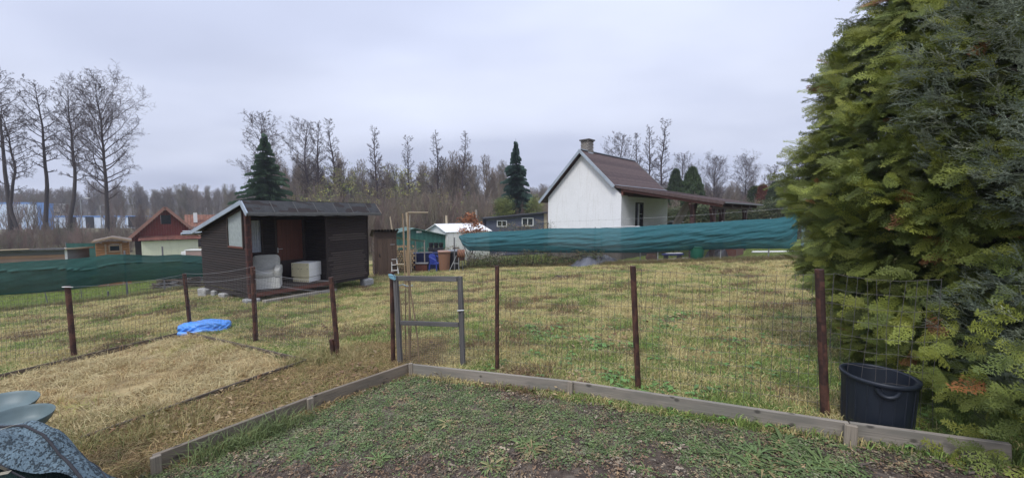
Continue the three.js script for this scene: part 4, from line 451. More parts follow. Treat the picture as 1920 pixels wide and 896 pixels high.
{ // the gate leaning between post and bed
  const f = thing('gate_post', 'rusty pipe post tied with blue twine to the leaning gate', 'post', V(0, 0, 0)), [a0, b0] = postAt(f, 737, 681, 734, 510, 0.028, K.rust, 'pipe');
  const g = thing('garden_gate', 'grey weathered wooden gate frame with wire mesh leaning by the bed corner', 'gate', V(0, 0, 0));
  const bl = onG(750, 684), br = onG(868, 690), dep = -bl.z, tl = at(741, 517, dep + 0.02), tr = at(862, 518, -br.z + 0.02); bl.y += 0.01; br.y += 0.01;
  beam('stile', g, K.gateWood, bl, tl, 0.035, 0.065, 1); beam('stile', g, K.gateWood, br, tr, 0.035, 0.065, 2); const dn = V(0, -0.033, 0); beam('rail', g, K.gateWood, tl.clone().add(dn).add(V(0.034, 0, 0)), tr.clone().add(dn).add(V(-0.034, 0, 0)), 0.034, 0.062, 3);
  const mid = (a, b, t) => a.clone().lerp(b, t); beam('rail', g, K.gateWood, mid(bl, tl, 0.47).add(V(0.034, 0, 0)), mid(br, tr, 0.47).add(V(-0.034, 0, 0)), 0.034, 0.055, 4);
  const W = new Acc(), zo = V(0, 0, 0.022); for (let k = 0; k <= 36; k++) W.rod(mid(bl, br, k / 36).add(zo), mid(tl, tr, k / 36).add(zo), 0.0015, 3); for (let k = 0; k <= 44; k++) W.rod(mid(bl, tl, k / 44).add(zo), mid(br, tr, k / 44).add(zo), 0.0012, 3); const m = mk('wire_mesh', W.geo(), K.mesh, g); m.userData.kind = 'stuff';
  { const p = mid(br, tr, 0.63).add(V(0, 0, 0.02)); between('latch', g, K.steel, p.clone().add(V(-0.04, 0, 0.01)), p.clone().add(V(0.04, 0.005, 0.01)), 0.008); }
  { const p = b0.clone().lerp(tl, 0.55); p.y = b0.y - 0.05; p.z += 0.05; const C = new Acc(), R = rng(21); for (let k = 0; k < 9; k++) { const pts = []; for (let i = 0; i <= 8; i++) { const t = i / 8 * 6.283; pts.push(p.clone().add(V(Math.cos(t + k) * (0.03 + 0.025 * R()), Math.sin(t * 1.0 + k * 0.7) * 0.03 + (R() - 0.5) * 0.02, Math.sin(t + k) * 0.03 + (R() - 0.5) * 0.02))); } C.tube(pts, pts.map(() => 0.004), 5); } mk('twine', C.geo(), M([0.28, 0.52, 0.62], { rough: 0.9 }), f); }
  // canes bundled in front of the gate
  const canes = [[757, 668, 751, 532, 0.008, 'thin dark cane standing in the bundle tied to the gate'], [764, 665, 758, 400, 0.0085, 'tall cane in the bundle tied to the gate, reaching over the shed'], [772, 665, 765, 405, 0.009, 'slim brown cane in the bundle tied to the gate'], [770, 668, 768, 398, 0.0095, 'tallest pale cane in the bundle, crossbar twig at its tip'], [790, 672, 762, 470, 0.010, 'cane leaning aslant in the bundle tied to the gate']];
  for (const [x0, y0, x1, y1, r, l] of canes) { const a = onG(x0, y0 + 8), dd = -a.z, b = at(x1, y1, dd + 0.03); const c = thing('bamboo_cane', l, 'cane', V(0, 0, 0), 0, 'canes tied to the gate'); const pts = [0, 0.25, 0.5, 0.75, 1].map((t, k) => a.clone().lerp(b, t).add(V(0.012 * Math.sin(k * 2.1 + x0), 0, 0.06 - 0.01 * (k % 2)))); mk('stem', uvm(new Acc().tube(pts, [r, r, r * 0.95, r * 0.9, r * 0.7], 8, true).geo(), 1), K.cane, c); if (y1 === 398) { const p = pts[4]; mk('side_twig', new Acc().tube([p, p.clone().add(V(0.26, 0.0, 0.0))], [0.007, 0.005], 6, true).geo(), K.paleWood, c); } }
  { const C = new Acc(), y = onG(764, 673); const p = at(752, 532, -y.z).add(V(0, 0, 0.12)), q = at(778, 532, -y.z).add(V(0, 0, 0.12)); C.tube([p, p.clone().lerp(q, 0.3).add(V(0, 0.012, 0)), p.clone().lerp(q, 0.6).add(V(0, -0.008, 0.01)), q], [0.006, 0.009, 0.007, 0.006], 6, true); solo('cane_tie', C.geo(), K.twine, 'pale twine tying the canes together before the gate', 'twine'); }
}
{ // boards round the bed
  const e = thing('bed_edging', 'weathered grey planks edging the front garden bed, held by pegs', 'edging', V(0, 0, 0));
  const h = 0.165, run = (a, b, nm, m, va, tilt = 0) => { const A = a.clone(), B = b.clone(); A.y = G(A.x, A.z) + h / 2 - 0.02; B.y = G(B.x, B.z) + h / 2 - 0.02; const q = beam(nm, e, m, A, B, 0.03, h, va); q.rotation.x = tilt; return q; };
  const J1 = onG(1072, 742), J2 = onG(1592, 829), L1 = onG(578, 772), dirR = J2.clone().sub(BC).normalize();
  const off = (p, t) => p.clone().addScaledVector(dirR, t);
  run(off(BC, 0.02), J1, 'plank', K.bedBoard, 0); run(J1.clone().addScaledVector(dirR, 0.006), J2, 'plank', K.bedBoard, 3, 0.03); run(J2.clone().addScaledVector(dirR, 0.006), bedR, 'plank', K.bedBoard, 5, 0.02);
  const dirL = BL.clone().sub(BC).normalize(); run(BC, L1, 'plank', K.bedBoardB, 2); run(L1.clone().addScaledVector(dirL, 0.005), BL, 'plank', K.bedBoardB, 4, -0.03);
  const peg = (p, ox, oz, ry, hh = 0.26, w = 0.05) => { const q = bx('peg', e, K.peg, p.x + ox, G(p.x, p.z) + hh / 2 - 0.1, p.z + oz, w, hh, 0.03, { va: (p.x * 7) & 3 }); q.rotation.y = ry; };
  peg(BC, 0.045, 0.05, 0.3, 0.27, 0.045); peg(J1, -0.02, 0.035, -0.48); peg(J2, -0.03, 0.045, -0.52, 0.25, 0.07); peg(L1, 0.035, 0.03, 0.9, 0.25, 0.055); peg(BL, 0.045, 0.02, 0.9, 0.25, 0.06);
  const pe = thing('plot_edging', 'low dark half buried boards framing the dry straw plot', 'edging', V(0, 0, 0)), low = (a, b, va) => { const A = a.clone(), B = b.clone(); A.y = G(A.x, A.z) + 0.025; B.y = G(B.x, B.z) + 0.025; beam('plank', pe, K.plotBoard, A, B, 0.025, 0.11, va); };
  const md = (a, b, t) => a.clone().lerp(b, t); low(PA.clone().lerp(PB, -0.5), md(PA, PB, 0.2), 0); low(md(PA, PB, 0.203), md(PA, PB, 0.6), 1); low(md(PA, PB, 0.603), PB, 2); low(PB, md(PB, PC, 0.5), 3); low(md(PB, PC, 0.503), PC, 4); low(PC, md(PC, PD, 0.35), 5); low(md(PC, PD, 0.353), md(PC, PD, 0.75), 2); low(md(PC, PD, 0.753), PD, 1);
}
// ---------------------------------------------------------------- far buildings on the left
const gp = (px, d) => { const p = at(px, 450, d); p.y = G(p.x, p.z); return p; };
{
  const d = 30, p = gp(312, d), c = thing('red_barn', 'dark red plank gable barn with cream front under a rusty awning', 'barn', p, 0.74), yb = p.y, Y = (py, dd = d) => EYE - (py - 400) / 720 * dd - yb, S = d / 720;
  const hw = 1.95, ye = Y(443), yr = Y(391);
  for (let k = 0; k < 26; k++) { const x0 = -hw + k * hw * 2 / 26, x1 = x0 + hw * 2 / 26 - 0.006, xm = (x0 + x1) / 2, h = yr - (yr - ye) * Math.abs(xm) / hw - 0.05, win = Math.abs(xm - 0.05) < 0.3; if (!win) { if (h > ye - 0.25) bx('plank', c, K.redWood, xm, (ye - 0.3 + h) / 2, 0, x1 - x0, h - ye + 0.3, 0.03, { va: k % 6 }); } else { const w0 = Y(420), w1 = Y(403); bx('plank', c, K.redWood, xm, (ye - 0.3 + w0) / 2, 0, x1 - x0, w0 - ye + 0.3, 0.03, { va: k % 6 }); bx('plank', c, K.redWood, xm, (w1 + h) / 2, 0, x1 - x0, h - w1, 0.03, { va: k % 6 }); } }
  bx('window', c, K.glass, 0.05, (Y(420) + Y(403)) / 2, -0.03, 0.64, Y(403) - Y(420), 0.03);
  bx('front_wall', c, K.creamWall, 0.2, Y(450) / 2, 0.42, 3.3, Y(450), 0.1); bx('side_wall', c, K.slat, -1.6, Y(450) / 2, -0.05, 0.4, Y(450), 0.5); bx('body', c, K.redWood, 0, ye / 2, -2.6, hw * 2 - 0.3, ye - 0.1, 5);
  const roof = new THREE.Group(); roof.name = 'roof'; c.add(roof); for (const s of [-1, 1]) { const l = Math.hypot(hw + 0.25, (yr - ye) * (hw + 0.25) / hw); const q = bx('roof_side', roof, K.redRoof, s * (hw + 0.25) / 2, yr - (yr - ye) / hw * (hw + 0.25) / 2 + 0.06, -2.3, l, 0.08, 5.4); q.rotation.z = -s * Math.atan2(yr - ye, hw); beam('barge_board', roof, K.redTrim, V(0, yr + 0.08, 0.42), V(s * (hw + 0.27), yr - (yr - ye) / hw * (hw + 0.27) + 0.08, 0.42), 0.05, 0.2); }
  const aw = mk('awning', sheet(40, 4, (u, v) => V(lerp(-1.6, 2.1, u), lerp(ye + 0.06, Y(449), v) + 0.03 * Math.abs(Math.sin(u * 40)), lerp(0.02, 0.75, v))), M([0.25, 0.115, 0.09], { map: T.rust, rough: 0.8, two: true }), c); void aw;
  { const a = at(342, 434, 29), b = at(377, 433, 29); between('gutter', c, K.zinc, c.worldToLocal(a.clone()), c.worldToLocal(b.clone()), 0.06); }
}
{ const d = 19.5, p = gp(209, d), c = thing('garden_hut', 'small golden brown log hut with dark window behind the green net', 'hut', p, 0.78), Y = py => EYE - (py - 400) / 720 * d - p.y, hw = 0.6, ye = Y(457), yr = Y(450);
  for (let k = 0; k * 0.13 < ye; k++) for (const [a, b] of k * 0.13 > Y(474) && k * 0.13 < Y(460) ? [[-hw, -0.1], [0.24, hw]] : [[-hw, hw]]) bx('log', c, K.hutWood, (a + b) / 2, k * 0.13 + 0.065, 0, b - a, 0.125, 0.07, { cf: 0.025, va: k % 7 });
  bx('gable', c, K.hutWood, 0, ye + 0.06, -0.01, hw * 1.2, 0.12, 0.05); bx('side_wall', c, K.hutWood, -hw + 0.03, ye / 2, -0.9, 0.06, ye, 1.7); bx('side_wall', c, K.hutWood, hw - 0.03, ye / 2, -0.9, 0.06, ye, 1.7);
  const w = new THREE.Group(); w.name = 'window'; c.add(w); bx('pane', w, K.glass, 0.07, Y(466), 0.0, 0.34, 0.26, 0.02); for (const [x, y, a, b] of [[-0.12, 0, 0.05, 0.38], [0.26, 0, 0.05, 0.38], [0.07, 0.16, 0.33, 0.06], [0.07, -0.16, 0.33, 0.06]]) bx('frame', w, K.hutTrim, x, Y(466) + y, 0.04, a, b, 0.03);
  bx('corner_post', c, K.hutTrim, -hw * 0.42, ye / 2, 0.045, 0.07, ye, 0.03); bx('door_jamb', c, K.hutTrim, hw * 0.5, ye / 2, 0.045, 0.07, ye, 0.03);
  for (const s of [-1, 1]) { const q = bx('roof_side', c, M([0.25, 0.2, 0.16], { map: T.fleck }), s * 0.34, yr + 0.04, -0.7, 0.72, 0.05, 2.1); q.rotation.z = -s * 0.25; beam('barge_board', c, K.hutTrim, V(0, yr + 0.14, 0.36), V(s * 0.7, yr - 0.06, 0.36), 0.03, 0.09); } }
{ const a = at(-140, 470, 16.2), b = at(120, 470, 18), ga = ground(a.x, a.z), c = thing('low_shed', 'low plank shed with flat felt roof and white end board', 'shed', V(0, 0, 0)), Y = (py, d) => EYE - (py - 400) / 720 * d, P = (t, y) => V(lerp(a.x, b.x, t), y, lerp(a.z, b.z, t));
  const R = rng(5), y0 = -2.0, rows = [[y0, -0.62, K.rawWood], [-0.61, -0.47, K.rawWoodB], [-0.46, -0.33, K.rawWood], [-0.32, -0.1, K.greyWoodDark]];
  for (let k = 0; k < 14; k++) beam('plank', c, k % 3 ? K.rawWood : K.hutWood, P((k + 0.02) / 14, (y0 - 0.62) / 2), P((k + 0.98) / 14, (y0 - 0.62) / 2), 0.03, -0.62 - y0, k % 5); for (const [l, h, m] of rows.slice(1)) beam('plank', c, m, P(0, (l + h) / 2), P(1, (l + h) / 2), 0.034, h - l, 2);
  const back = V(b.z - a.z, 0, -(b.x - a.x)).normalize(); const bk = back.clone().multiplyScalar(back.z < 0 ? 2 : -2);
  beam('end_board', c, K.white, P(1.0, -0.42), P(1.016, -0.42), 0.06, 0.8); mk('roof', sheet(30, 4, (u, v) => P(u * 1.04 - 0.01, -0.06 + 0.03 * fbm(u * 9, v * 4, 3, 4) - 0.1 * v).addScaledVector(bk, v * 1.1 - 0.12)), K.felt, c); beam('roof_edge', c, K.feltEdge, P(-0.01, -0.07).addScaledVector(bk, -0.13), P(1.03, -0.07).addScaledVector(bk, -0.13), 0.03, 0.06); beam('roof_lath', c, K.paleWood, P(0.5, -0.03).addScaledVector(bk, -0.15), P(0.76, -0.01).addScaledVector(bk, -0.15), 0.03, 0.04); beam('rear_wall', c, K.rawWoodB, P(0, -1.05).addScaledVector(bk, 1), P(1, -1.05).addScaledVector(bk, 1), 0.03, 1.8); beam('end_wall', c, K.greyWoodDark, P(1, -1.05), P(1, -1.05).addScaledVector(bk, 1), 0.03, 1.8); beam('barge_board', c, K.paleWood, P(1.035, -0.05).addScaledVector(bk, -0.14), P(1.035, -0.16).addScaledVector(bk, 1.05), 0.03, 0.08); void ga; void Y; void R; }
{ const p = gp(150, 24), q = gp(184, 22), A = p.clone(), B = q.clone(); const t = thing('shade_net', 'dark green net screen between the low shed and the log hut', 'net', V(0, 0, 0)); mk('netting', sheet(30, 14, (u, v) => V(lerp(at(122, 450, 23).x, at(182, 450, 23).x, u), lerp(EYE - 56 / 720 * 23, -2.1, v), -23 + 0.1 * (fbm(u * 8, v * 5, 3, 4) - 0.5))), netGreen, t); for (const px of [122, 182]) { const g = gp(px, 23.06); between('post', t, K.greyWoodDark, g.clone().add(V(0, -0.05, 0)), V(g.x, EYE - 54 / 720 * 23, g.z), 0.04); } void A; void B; }
{ const d = 44, p = gp(378, d), c = thing('tiled_house', 'white house with orange tiled roof half hidden behind the dark cabin', 'house', p, 0.68), Y = py => EYE - (py - 400) / 720 * d - p.y;
  bx('wall', c, K.plaster, 0.5, Y(426) / 2, -2, 3.4, Y(426), 3.6); for (let k = 0; k < 9; k++) for (let i = 0; i < 14; i++) { const t = (k + 0.5) / 9; bx('roof_tile', c, hash(k, i, 3) < 0.3 ? M_tileB() : K.tile, -1.35 + i * 0.28 + (k % 2) * 0.02, lerp(Y(403), Y(425), t), lerp(-1.9, 0.1, t), 0.26, 0.07, 0.3, { rot: [0.55, 0, 0], cf: 0.03 }); } bx('chimney', c, K.white, -0.5, Y(408), -0.6, 0.35, 1.1, 0.35); bx('band', c, K.slat, 0.5, 0.5, -0.15, 3.42, 1.0, 0.06); bx('roof_vent', c, K.white, 2.3, Y(400), -1.6, 0.5, 0.3, 0.3); }
function M_tileB() { return (K.tileB ??= M([0.22, 0.09, 0.055], { map: T.mottle, rough: 0.85 })); }
{ const p = gp(362, 21.5), c = thing('crate_stack', 'pale crate and pinkish board box beside the red barn', 'crate', p, 0.1); const y = EYE - (478 - 400) / 720 * 21.5 - p.y; bx('stand', c, K.greyWoodDark, 0, (y - 0.1) / 2, 0, 0.9, y - 0.1, 0.5); bx('box', c, M([0.42, 0.3, 0.27], { map: T.wood }), 0.12, y + 0.08, 0, 0.8, 0.34, 0.5); bx('side_board', c, K.white, -0.4, y + 0.1, 0.05, 0.24, 0.2, 0.4); bx('lid', c, K.skirt, 0.1, y + 0.28, 0, 0.9, 0.05, 0.56); }
// industrial halls beyond the alders
{ const mkHall = (px0, px1, yt, yb, d, label, body, trim, wins) => { const a = gp(px0, d), b = gp(px1, d), w = b.x - a.x, base = -2.4, top = EYE - (yt - 400) / 720 * d, c = thing('industrial_hall', label, 'building', V((a.x + b.x) / 2, base, a.z), 0, 'halls beyond the bare alders'); bx('wall', c, body, 0, (top - base) / 2, -0.8, w, top - base, 1.6); bx('roof_trim', c, trim, 0, top - base + 0.15, -0.78, w + 0.1, 0.4, 1.7); const np = Math.round(w / 3); for (let k = 1; k < np; k++) bx('panel_joint', c, trim, -w / 2 + k * w / np, (top - base) / 2, 0.01, 0.1, top - base - 0.2, 0.05); for (const [x, y, ww, hh, m] of wins) { const q = bx('window', c, K.dark, x, y, 0.02, ww, hh, 0.1); bx('frame', q, trim, 0, hh / 2 + 0.08, 0.04, ww + 0.2, 0.14, 0.1); void m; } return c; };
  const blue = M([0.14, 0.26, 0.52], { rough: 0.6 }), pale = M([0.58, 0.68, 0.82], { map: T.plaster, rough: 0.6 }), pale2 = M([0.62, 0.70, 0.82], { map: T.plaster, rough: 0.6 }), sand = M([0.5, 0.45, 0.40], { map: T.mottle });
  mkHall(-120, 72, 382, 440, 92, 'tall pale blue industrial hall with blue roof band beyond the alders', pale, blue, []); mkHall(73, 88, 384, 440, 89, 'bright blue corner block of the industrial hall beyond the alders', blue, blue, []);
  mkHall(90, 300, 407, 440, 100, 'low white blue workshop with dark doors beyond the alders', pale2, blue, [[-8, 1.6, 2, 3], [-3.5, 1.6, 2.2, 3.2], [2.2, 1.6, 2.2, 3.2], [9, 1.8, 5, 2.8]]); mkHall(76, 130, 384, 405, 118, 'beige hall behind the low workshop', sand, K.white, [[-1, 4.2, 6, 0.5]]); }
// street lamps behind the halls
for (const [px, yt, l] of [[155, 374, 'tall pale street lamp between the bare alders'], [191, 386, 'short pale street lamp left of the broad alder']]) { const p = gp(px, 84), c = thing('street_lamp', l, 'lamp', p, 0, 'street lamps beyond the alders'), h = EYE - (yt - 400) / 720 * 84 - p.y; between('mast', c, K.pole, V(0, 0, 0), V(0, h, 0), 0.09, 6); between('arm', c, K.pole, V(0, h, 0), V(1.4, h + 0.25, 0), 0.06, 6); bx('lamp_head', c, K.white, 1.6, h + 0.27, 0, 0.8, 0.14, 0.3); }
// ---------------------------------------------------------------- sheds and clutter at the far middle
{ const p = gp(788, 26), c = thing('green_shed', 'low green corrugated shed behind the firewood', 'shed', p, 0.5), Y = py => EYE - (py - 400) / 720 * 26 - p.y; const hw = 1.75, ye = Y(442), yr = Y(429); for (let k = 0; k < 22; k++) { const x = -hw + (k + 0.5) * hw * 2 / 22, h = yr - (yr - ye) * Math.abs(x + 0.4) / 2; bx('panel', c, k % 2 ? K.greenMetal : (K.greenMetalB ??= M([0.022, 0.10, 0.085], { rough: 0.6 })), x, h / 2, 0.012 * (k % 2), hw * 2 / 22 - 0.004, h, 0.03); } for (const [x0, x1] of [[-0.4, -hw - 0.25], [-0.4, hw + 0.3]]) { const q = beam('roof_side', c, M([0.09, 0.17, 0.145], { map: T.mottle, rough: 0.6 }), V(x0, yr + 0.04, -1.2), V(x1, yr - (yr - ye) * Math.abs(x1 + 0.4) / 2 + 0.04, -1.2), 2.8, 0.05); void q; } bx('nameplate', c, K.white, -0.1, yr - 0.2, 0.03, 0.35, 0.12, 0.02); bx('rear', c, K.greenMetal, 0, ye / 2, -2.4, hw * 2, ye, 0.05); }
{ const d = 27.5, p = gp(880, d), c = thing('white_shed', 'white metal shed with pale gable roof behind the teal net', 'shed', p, 0.62), Y = py => EYE - (py - 400) / 720 * d - p.y; const W = 3.3, L = 3.4, ye = Y(435), yr = Y(422);
  for (let k = 0; k < 9; k++) bx('panel', c, K.whiteMetal, -W / 2 + (k + 0.5) * W / 9 + 0.0, ye / 2, 0.006 * (k % 2), W / 9 - 0.012, ye, 0.04); bx('inner_wall', c, K.greyPole, 0, ye / 2, -0.05, W - 0.05, ye - 0.02, 0.04); const gw = mk('gable', prism([[0, 0], [L, 0], [L, ye], [L / 2, yr], [0, ye]], 0.05), M([0.6, 0.57, 0.46], { map: T.plaster }), c); gw.rotation.y = Math.PI / 2; gw.position.set(W / 2, 0, 0.02); const g2 = mk('gable', prism([[0, 0], [L, 0], [L, ye], [L / 2, yr], [0, ye]], 0.05), K.whiteMetal, c); g2.rotation.y = Math.PI / 2; g2.position.set(-W / 2 - 0.06, 0, 0.02);
  for (const s of [0, 1]) { const a = Math.atan2(yr - ye, L / 2); const q = bx('roof_side', c, K.white, 0, (yr + ye) / 2 + 0.05, s ? -L * 0.75 : -L * 0.25, W + 0.5, 0.04, L / 2 / Math.cos(a) + 0.15); q.rotation.x = s ? -a : a; } for (const z of [-1.5, -1.9]) bx('vent', c, K.dark, W / 2 + 0.055, yr - 0.34, z, 0.02, 0.14, 0.22); bx('rear_wall', c, K.whiteMetal, 0, ye / 2, -L, W, ye, 0.04); }
{ const d = 31, p = gp(966, d), c = thing('slate_cabin', 'slate blue flat roofed cabin with small white framed windows', 'cabin', p, 0.16), Y = py => EYE - (py - 400) / 720 * d - p.y; const hw = 2.35, yl = Y(411), yr = Y(400), top = (x) => lerp(yl, yr, (x + hw) / (2 * hw));
  mk('front_wall', prism([[-hw, 0], [hw, 0], [hw, top(hw)], [-hw, top(-hw)]], 0.1), K.greyBlue, c); bx('end_wall', c, K.greyBlue, hw - 0.05, yl / 2, -1.6, 0.1, yl, 3.1); bx('rear_wall', c, K.greyBlue, 0, yl / 2, -3.1, hw * 2, yl, 0.1); const r = beam('roof', c, K.greyRoof, V(-hw - 0.15, yl + 0.06, -1.35), V(hw + 0.25, yr + 0.07, -1.35), 3.5, 0.1); void r; beam('roof_trim', c, K.greyWood, V(-hw, yl - 0.06, 0.13), V(0.2, top(0.2) - 0.1, 0.13), 0.03, 0.06);
  for (const [x, y, w, h] of [[-1.1, Y(419), 0.75, 0.45], [1.0, Y(416), 0.9, 0.6]]) { const g = new THREE.Group(); g.name = 'window'; c.add(g); bx('pane', g, K.glass, x, y, 0.11, w, h, 0.02); for (const [a, b, ww, hh] of [[-w / 2, 0, 0.07, h + 0.07], [w / 2, 0, 0.07, h + 0.07], [0, 0, 0.06, h - 0.07], [0, h / 2, w - 0.07, 0.07], [0, -h / 2, w - 0.07, 0.07]]) bx('frame', g, K.white, x + a, y + b, 0.125, ww, hh, 0.03); } bx('downpipe', c, K.paleWood, hw + 0.12, yl / 2 + 0.3, 0.0, 0.3, yl + 0.3, 0.1); }
// firewood stack with open sides
{ const p = gp(752, 19.2), c = thing('firewood_stack', 'stack of split firewood against the shed under a torn green sheet', 'firewood', p, 0.35), R = rng(17); let n = 0;
  for (let r = 0; r < 12; r++) for (let k = 0; k < 9; k++) { if (r > 9 && R() < 0.5) continue; const rr = 0.05 + 0.02 * R(), x = (k - 4) * 0.125 + (r % 2) * 0.06 + (R() - 0.5) * 0.02, y = 0.07 + r * 0.118, m = mk('log', (n++, K['lg' + ((R() * 3) | 0)] ??= new THREE.CylinderGeometry(0.062, 0.058, 0.5, 7)), [K.log, K.logEnd, K.logEnd], c); m.position.set(x, y, (R() - 0.5) * 0.08); m.rotation.set(Math.PI / 2, R() * 6, 0); m.scale.set(0.85 + 0.25 * R(), 1, 0.75 + 0.3 * R()); void rr; }
  for (const s of [-1, 1]) bx('stake', c, K.greyPole, s * 0.68, 0.8, 0.1, 0.06, 1.7, 0.06); mk('cover_sheet', sheet(20, 8, (u, v) => V(-0.85 + 2.0 * u, 1.95 - 0.28 * u + 0.06 * (fbm(u * 7, v * 4, 3, 6) - 0.5) - 0.15 * v, 0.4 - 0.7 * v)), M([0.16, 0.42, 0.36], { map: T.cloth, rough: 0.4, two: true, transparent: true, opacity: 0.8 }), c); for (const x of [-0.8, 1.1]) between('support', c, K.greyPole, V(x, -0.02, 0.3), V(x, 1.95 - 0.28 * (x + 0.85) / 2, 0.3), 0.03); }
// poles of a bean frame standing on the grass
for (const [x0, y0, x1, y1, d, r, m, l] of [[745, 512, 731, 406, 17.2, 0.035, K.paleWood, 'pale leaning pole next to the brown shed'], [757, 510, 756, 410, 18.2, 0.032, K.greyPole, 'upright grey pole before the firewood'], [838, 448, 836.5, 404, 30, 0.10, K.paleWood, 'stout pale post behind the white shed'], [892, 440, 893, 393, 33, 0.10, K.greyPole, 'stout grey post beside the copper leaved tree']]) { const a = gp(x0, d), b = at(x1, y1, d); solo('garden_pole', uvm(new Acc().tube([a.clone().add(V(0, -0.04, 0)), a.clone().lerp(b, 0.5).add(V(0.02, 0, 0)), b], [r, r, r * 0.85], 8, true).geo(), 1), m, l, 'pole', 'poles among the sheds'); }
{ const a = gp(770, 18.4), b = at(761.5, 398, 18.4), c = thing('bean_frame', 'tall pale bean pole frame with thin crossbar before the firewood', 'pole frame', V(0, 0, 0)); mk('pole', uvm(new Acc().tube([a.clone().add(V(0, -0.04, 0)), a.clone().lerp(b, 0.5), b], [0.045, 0.045, 0.036], 8, true).geo(), 1), K.paleWood, c); const e = at(802, 399, 18.4); between('crossbar', c, K.paleWood, b.clone().add(V(0, -0.03, 0)), e, 0.02, 6); const f = gp(767, 18.9); between('pole', c, K.greyPole, f.clone().add(V(0, -0.04, 0)), at(768, 403, 18.9), 0.026, 6); }
{ const p = gp(741, 16.9), c = thing('step_ladder', 'white folding step ladder leaning by the brown shed', 'ladder', p, 0.3); for (const x of [-0.18, 0.1]) between('rail', c, K.whiteMetal, V(x, 0, 0.12), V(x * 0.6 - 0.06, 1.15, -0.16), 0.018, 6); for (let k = 1; k < 5; k++) bx('step', c, K.whiteMetal, -0.05 - k * 0.012, k * 0.24, 0.12 - k * 0.055, 0.26 - k * 0.02, 0.025, 0.08); between('rear_leg', c, K.whiteMetal, V(0.12, 0, -0.4), V(-0.02, 1.1, -0.18), 0.016, 6); bx('tray', c, K.paleWood, 0.2, 0.5, 0.05, 0.4, 0.03, 0.14); }
{ const p = gp(818, 18.9), c = thing('plastic_chair', 'blue plastic garden armchair beside the brown bin', 'chair', p, 0.95), m = K.blueChair;
  mk('seat', sheet(12, 12, (u, v) => V((u - 0.5) * 0.46, 0.43 - 0.03 * Math.sin(u * 3.14) * Math.sin(v * 3.14) - 0.03 * (v), (0.5 - v) * 0.46)), M([0.03, 0.055, 0.30], { rough: 0.4, two: true }), c).position.y = 0; bx('seat_rim', c, m, 0, 0.41, 0.22, 0.46, 0.05, 0.025); bx('seat_rim', c, m, 0.23, 0.4, 0, 0.025, 0.05, 0.46); bx('seat_rim', c, m, -0.23, 0.4, 0, 0.025, 0.05, 0.46);
  for (const [x, z, q] of [[-1, 1, 0], [1, 1, 0], [-1, -1, 1], [1, -1, 1]]) mk('leg', uvm(new Acc().tube([V(x * 0.27, 0, z * 0.27), V(x * 0.23, 0.42, z * 0.22)], [0.025, 0.035], 6, true).geo(), 1), m, c); mk('backrest', sheet(12, 10, (u, v) => V((u - 0.5) * (0.48 - 0.08 * v * v), 0.42 + 0.44 * v - 0.05 * Math.pow(Math.abs(u - 0.5) * 2, 3) * v, -0.22 - 0.12 * v - 0.05 * Math.sin(u * 3.14) * v)), c.children[0].material, c);
  for (const s of [-1, 1]) { mk('armrest', uvm(new Acc().tube([V(s * 0.25, 0.42, 0.24), V(s * 0.28, 0.62, 0.2), V(s * 0.28, 0.66, 0.0), V(s * 0.25, 0.74, -0.28)], [0.022, 0.03, 0.03, 0.025], 6, true).geo(), 1), m, c); } }
const bin = (px, d, turn, label, body, lid) => { const p = gp(px, d), c = thing('wheelie_bin', label, 'bin', p, turn, 'bins by the far fence'); const g = new THREE.CylinderGeometry(0.40, 0.33, 0.92, 4, 1); g.rotateY(Math.PI / 4); const m = mk('body', uvm(g, 1), body, c); m.position.y = 0.5; bx('lid', c, lid, 0, 0.99, 0.02, 0.6, 0.06, 0.64, { cf: 0.02 }); bx('lid_rim', c, lid, 0, 0.94, 0, 0.58, 0.05, 0.6); for (const s of [-1, 1]) { const w = mk('wheel', new THREE.CylinderGeometry(0.1, 0.1, 0.05, 14), K.blackPlastic, c); w.rotation.z = Math.PI / 2; w.position.set(s * 0.26, 0.1, -0.26); } between('handle', c, lid, V(-0.2, 0.97, -0.34), V(0.2, 0.97, -0.34), 0.018, 6); };
bin(832, 18.8, 0.25, 'brown wheeled bin standing beside the blue chair', K.binBrown, K.binLid); bin(851, 19.1, 0.2, 'black wheeled bin between brown bin and smoker stand', K.blackPlastic, M([0.16, 0.17, 0.19], { rough: 0.4 }));
{ const p = gp(860, 18.0), c = thing('barrel_grill', 'rusty half barrel grill on thin metal legs before the bins', 'grill', p, 0.2); const m = mk('barrel', new THREE.CylinderGeometry(0.2, 0.2, 0.34, 14), K.rustLight, c); m.rotation.z = Math.PI / 2; m.position.set(0.1, 0.86, 0); bx('plate', c, K.rust, 0.08, 0.7, 0.08, 0.36, 0.3, 0.03); for (const [a, b] of [[V(-0.5, 0, 0.2), V(-0.12, 0.78, 0.05)], [V(-0.02, 0, 0.25), V(-0.02, 0.8, 0.08)], [V(0.2, 0, -0.2), V(0.12, 0.8, -0.05)], [V(-0.28, 0.42, 0.12), V(0.0, 0.42, 0.14)]]) between('leg', c, K.pole, a, b, 0.018, 6); between('flue', c, K.greyWoodDark, V(-0.2, 0.0, -0.1), V(-0.2, 1.62, -0.1), 0.03, 8); bx('bracket', c, K.rust, -0.12, 1.12, -0.08, 0.3, 0.04, 0.04); }
{ const p = gp(790, 19.2), c = thing('low_table', 'low red brown box table with grey top by the blue chair', 'table', p, 0.1); bx('top', c, K.greyWood, 0, 0.45, 0, 0.62, 0.03, 0.5); for (let k = 0; k < 5; k++) bx('board', c, K.beamRed, -0.23 + k * 0.115, 0.22, 0.2, 0.11, 0.43, 0.02, { va: k }); bx('side', c, K.beamRed, -0.28, 0.22, -0.02, 0.02, 0.43, 0.42); bx('side', c, K.slat, 0.28, 0.22, -0.02, 0.02, 0.43, 0.42); }
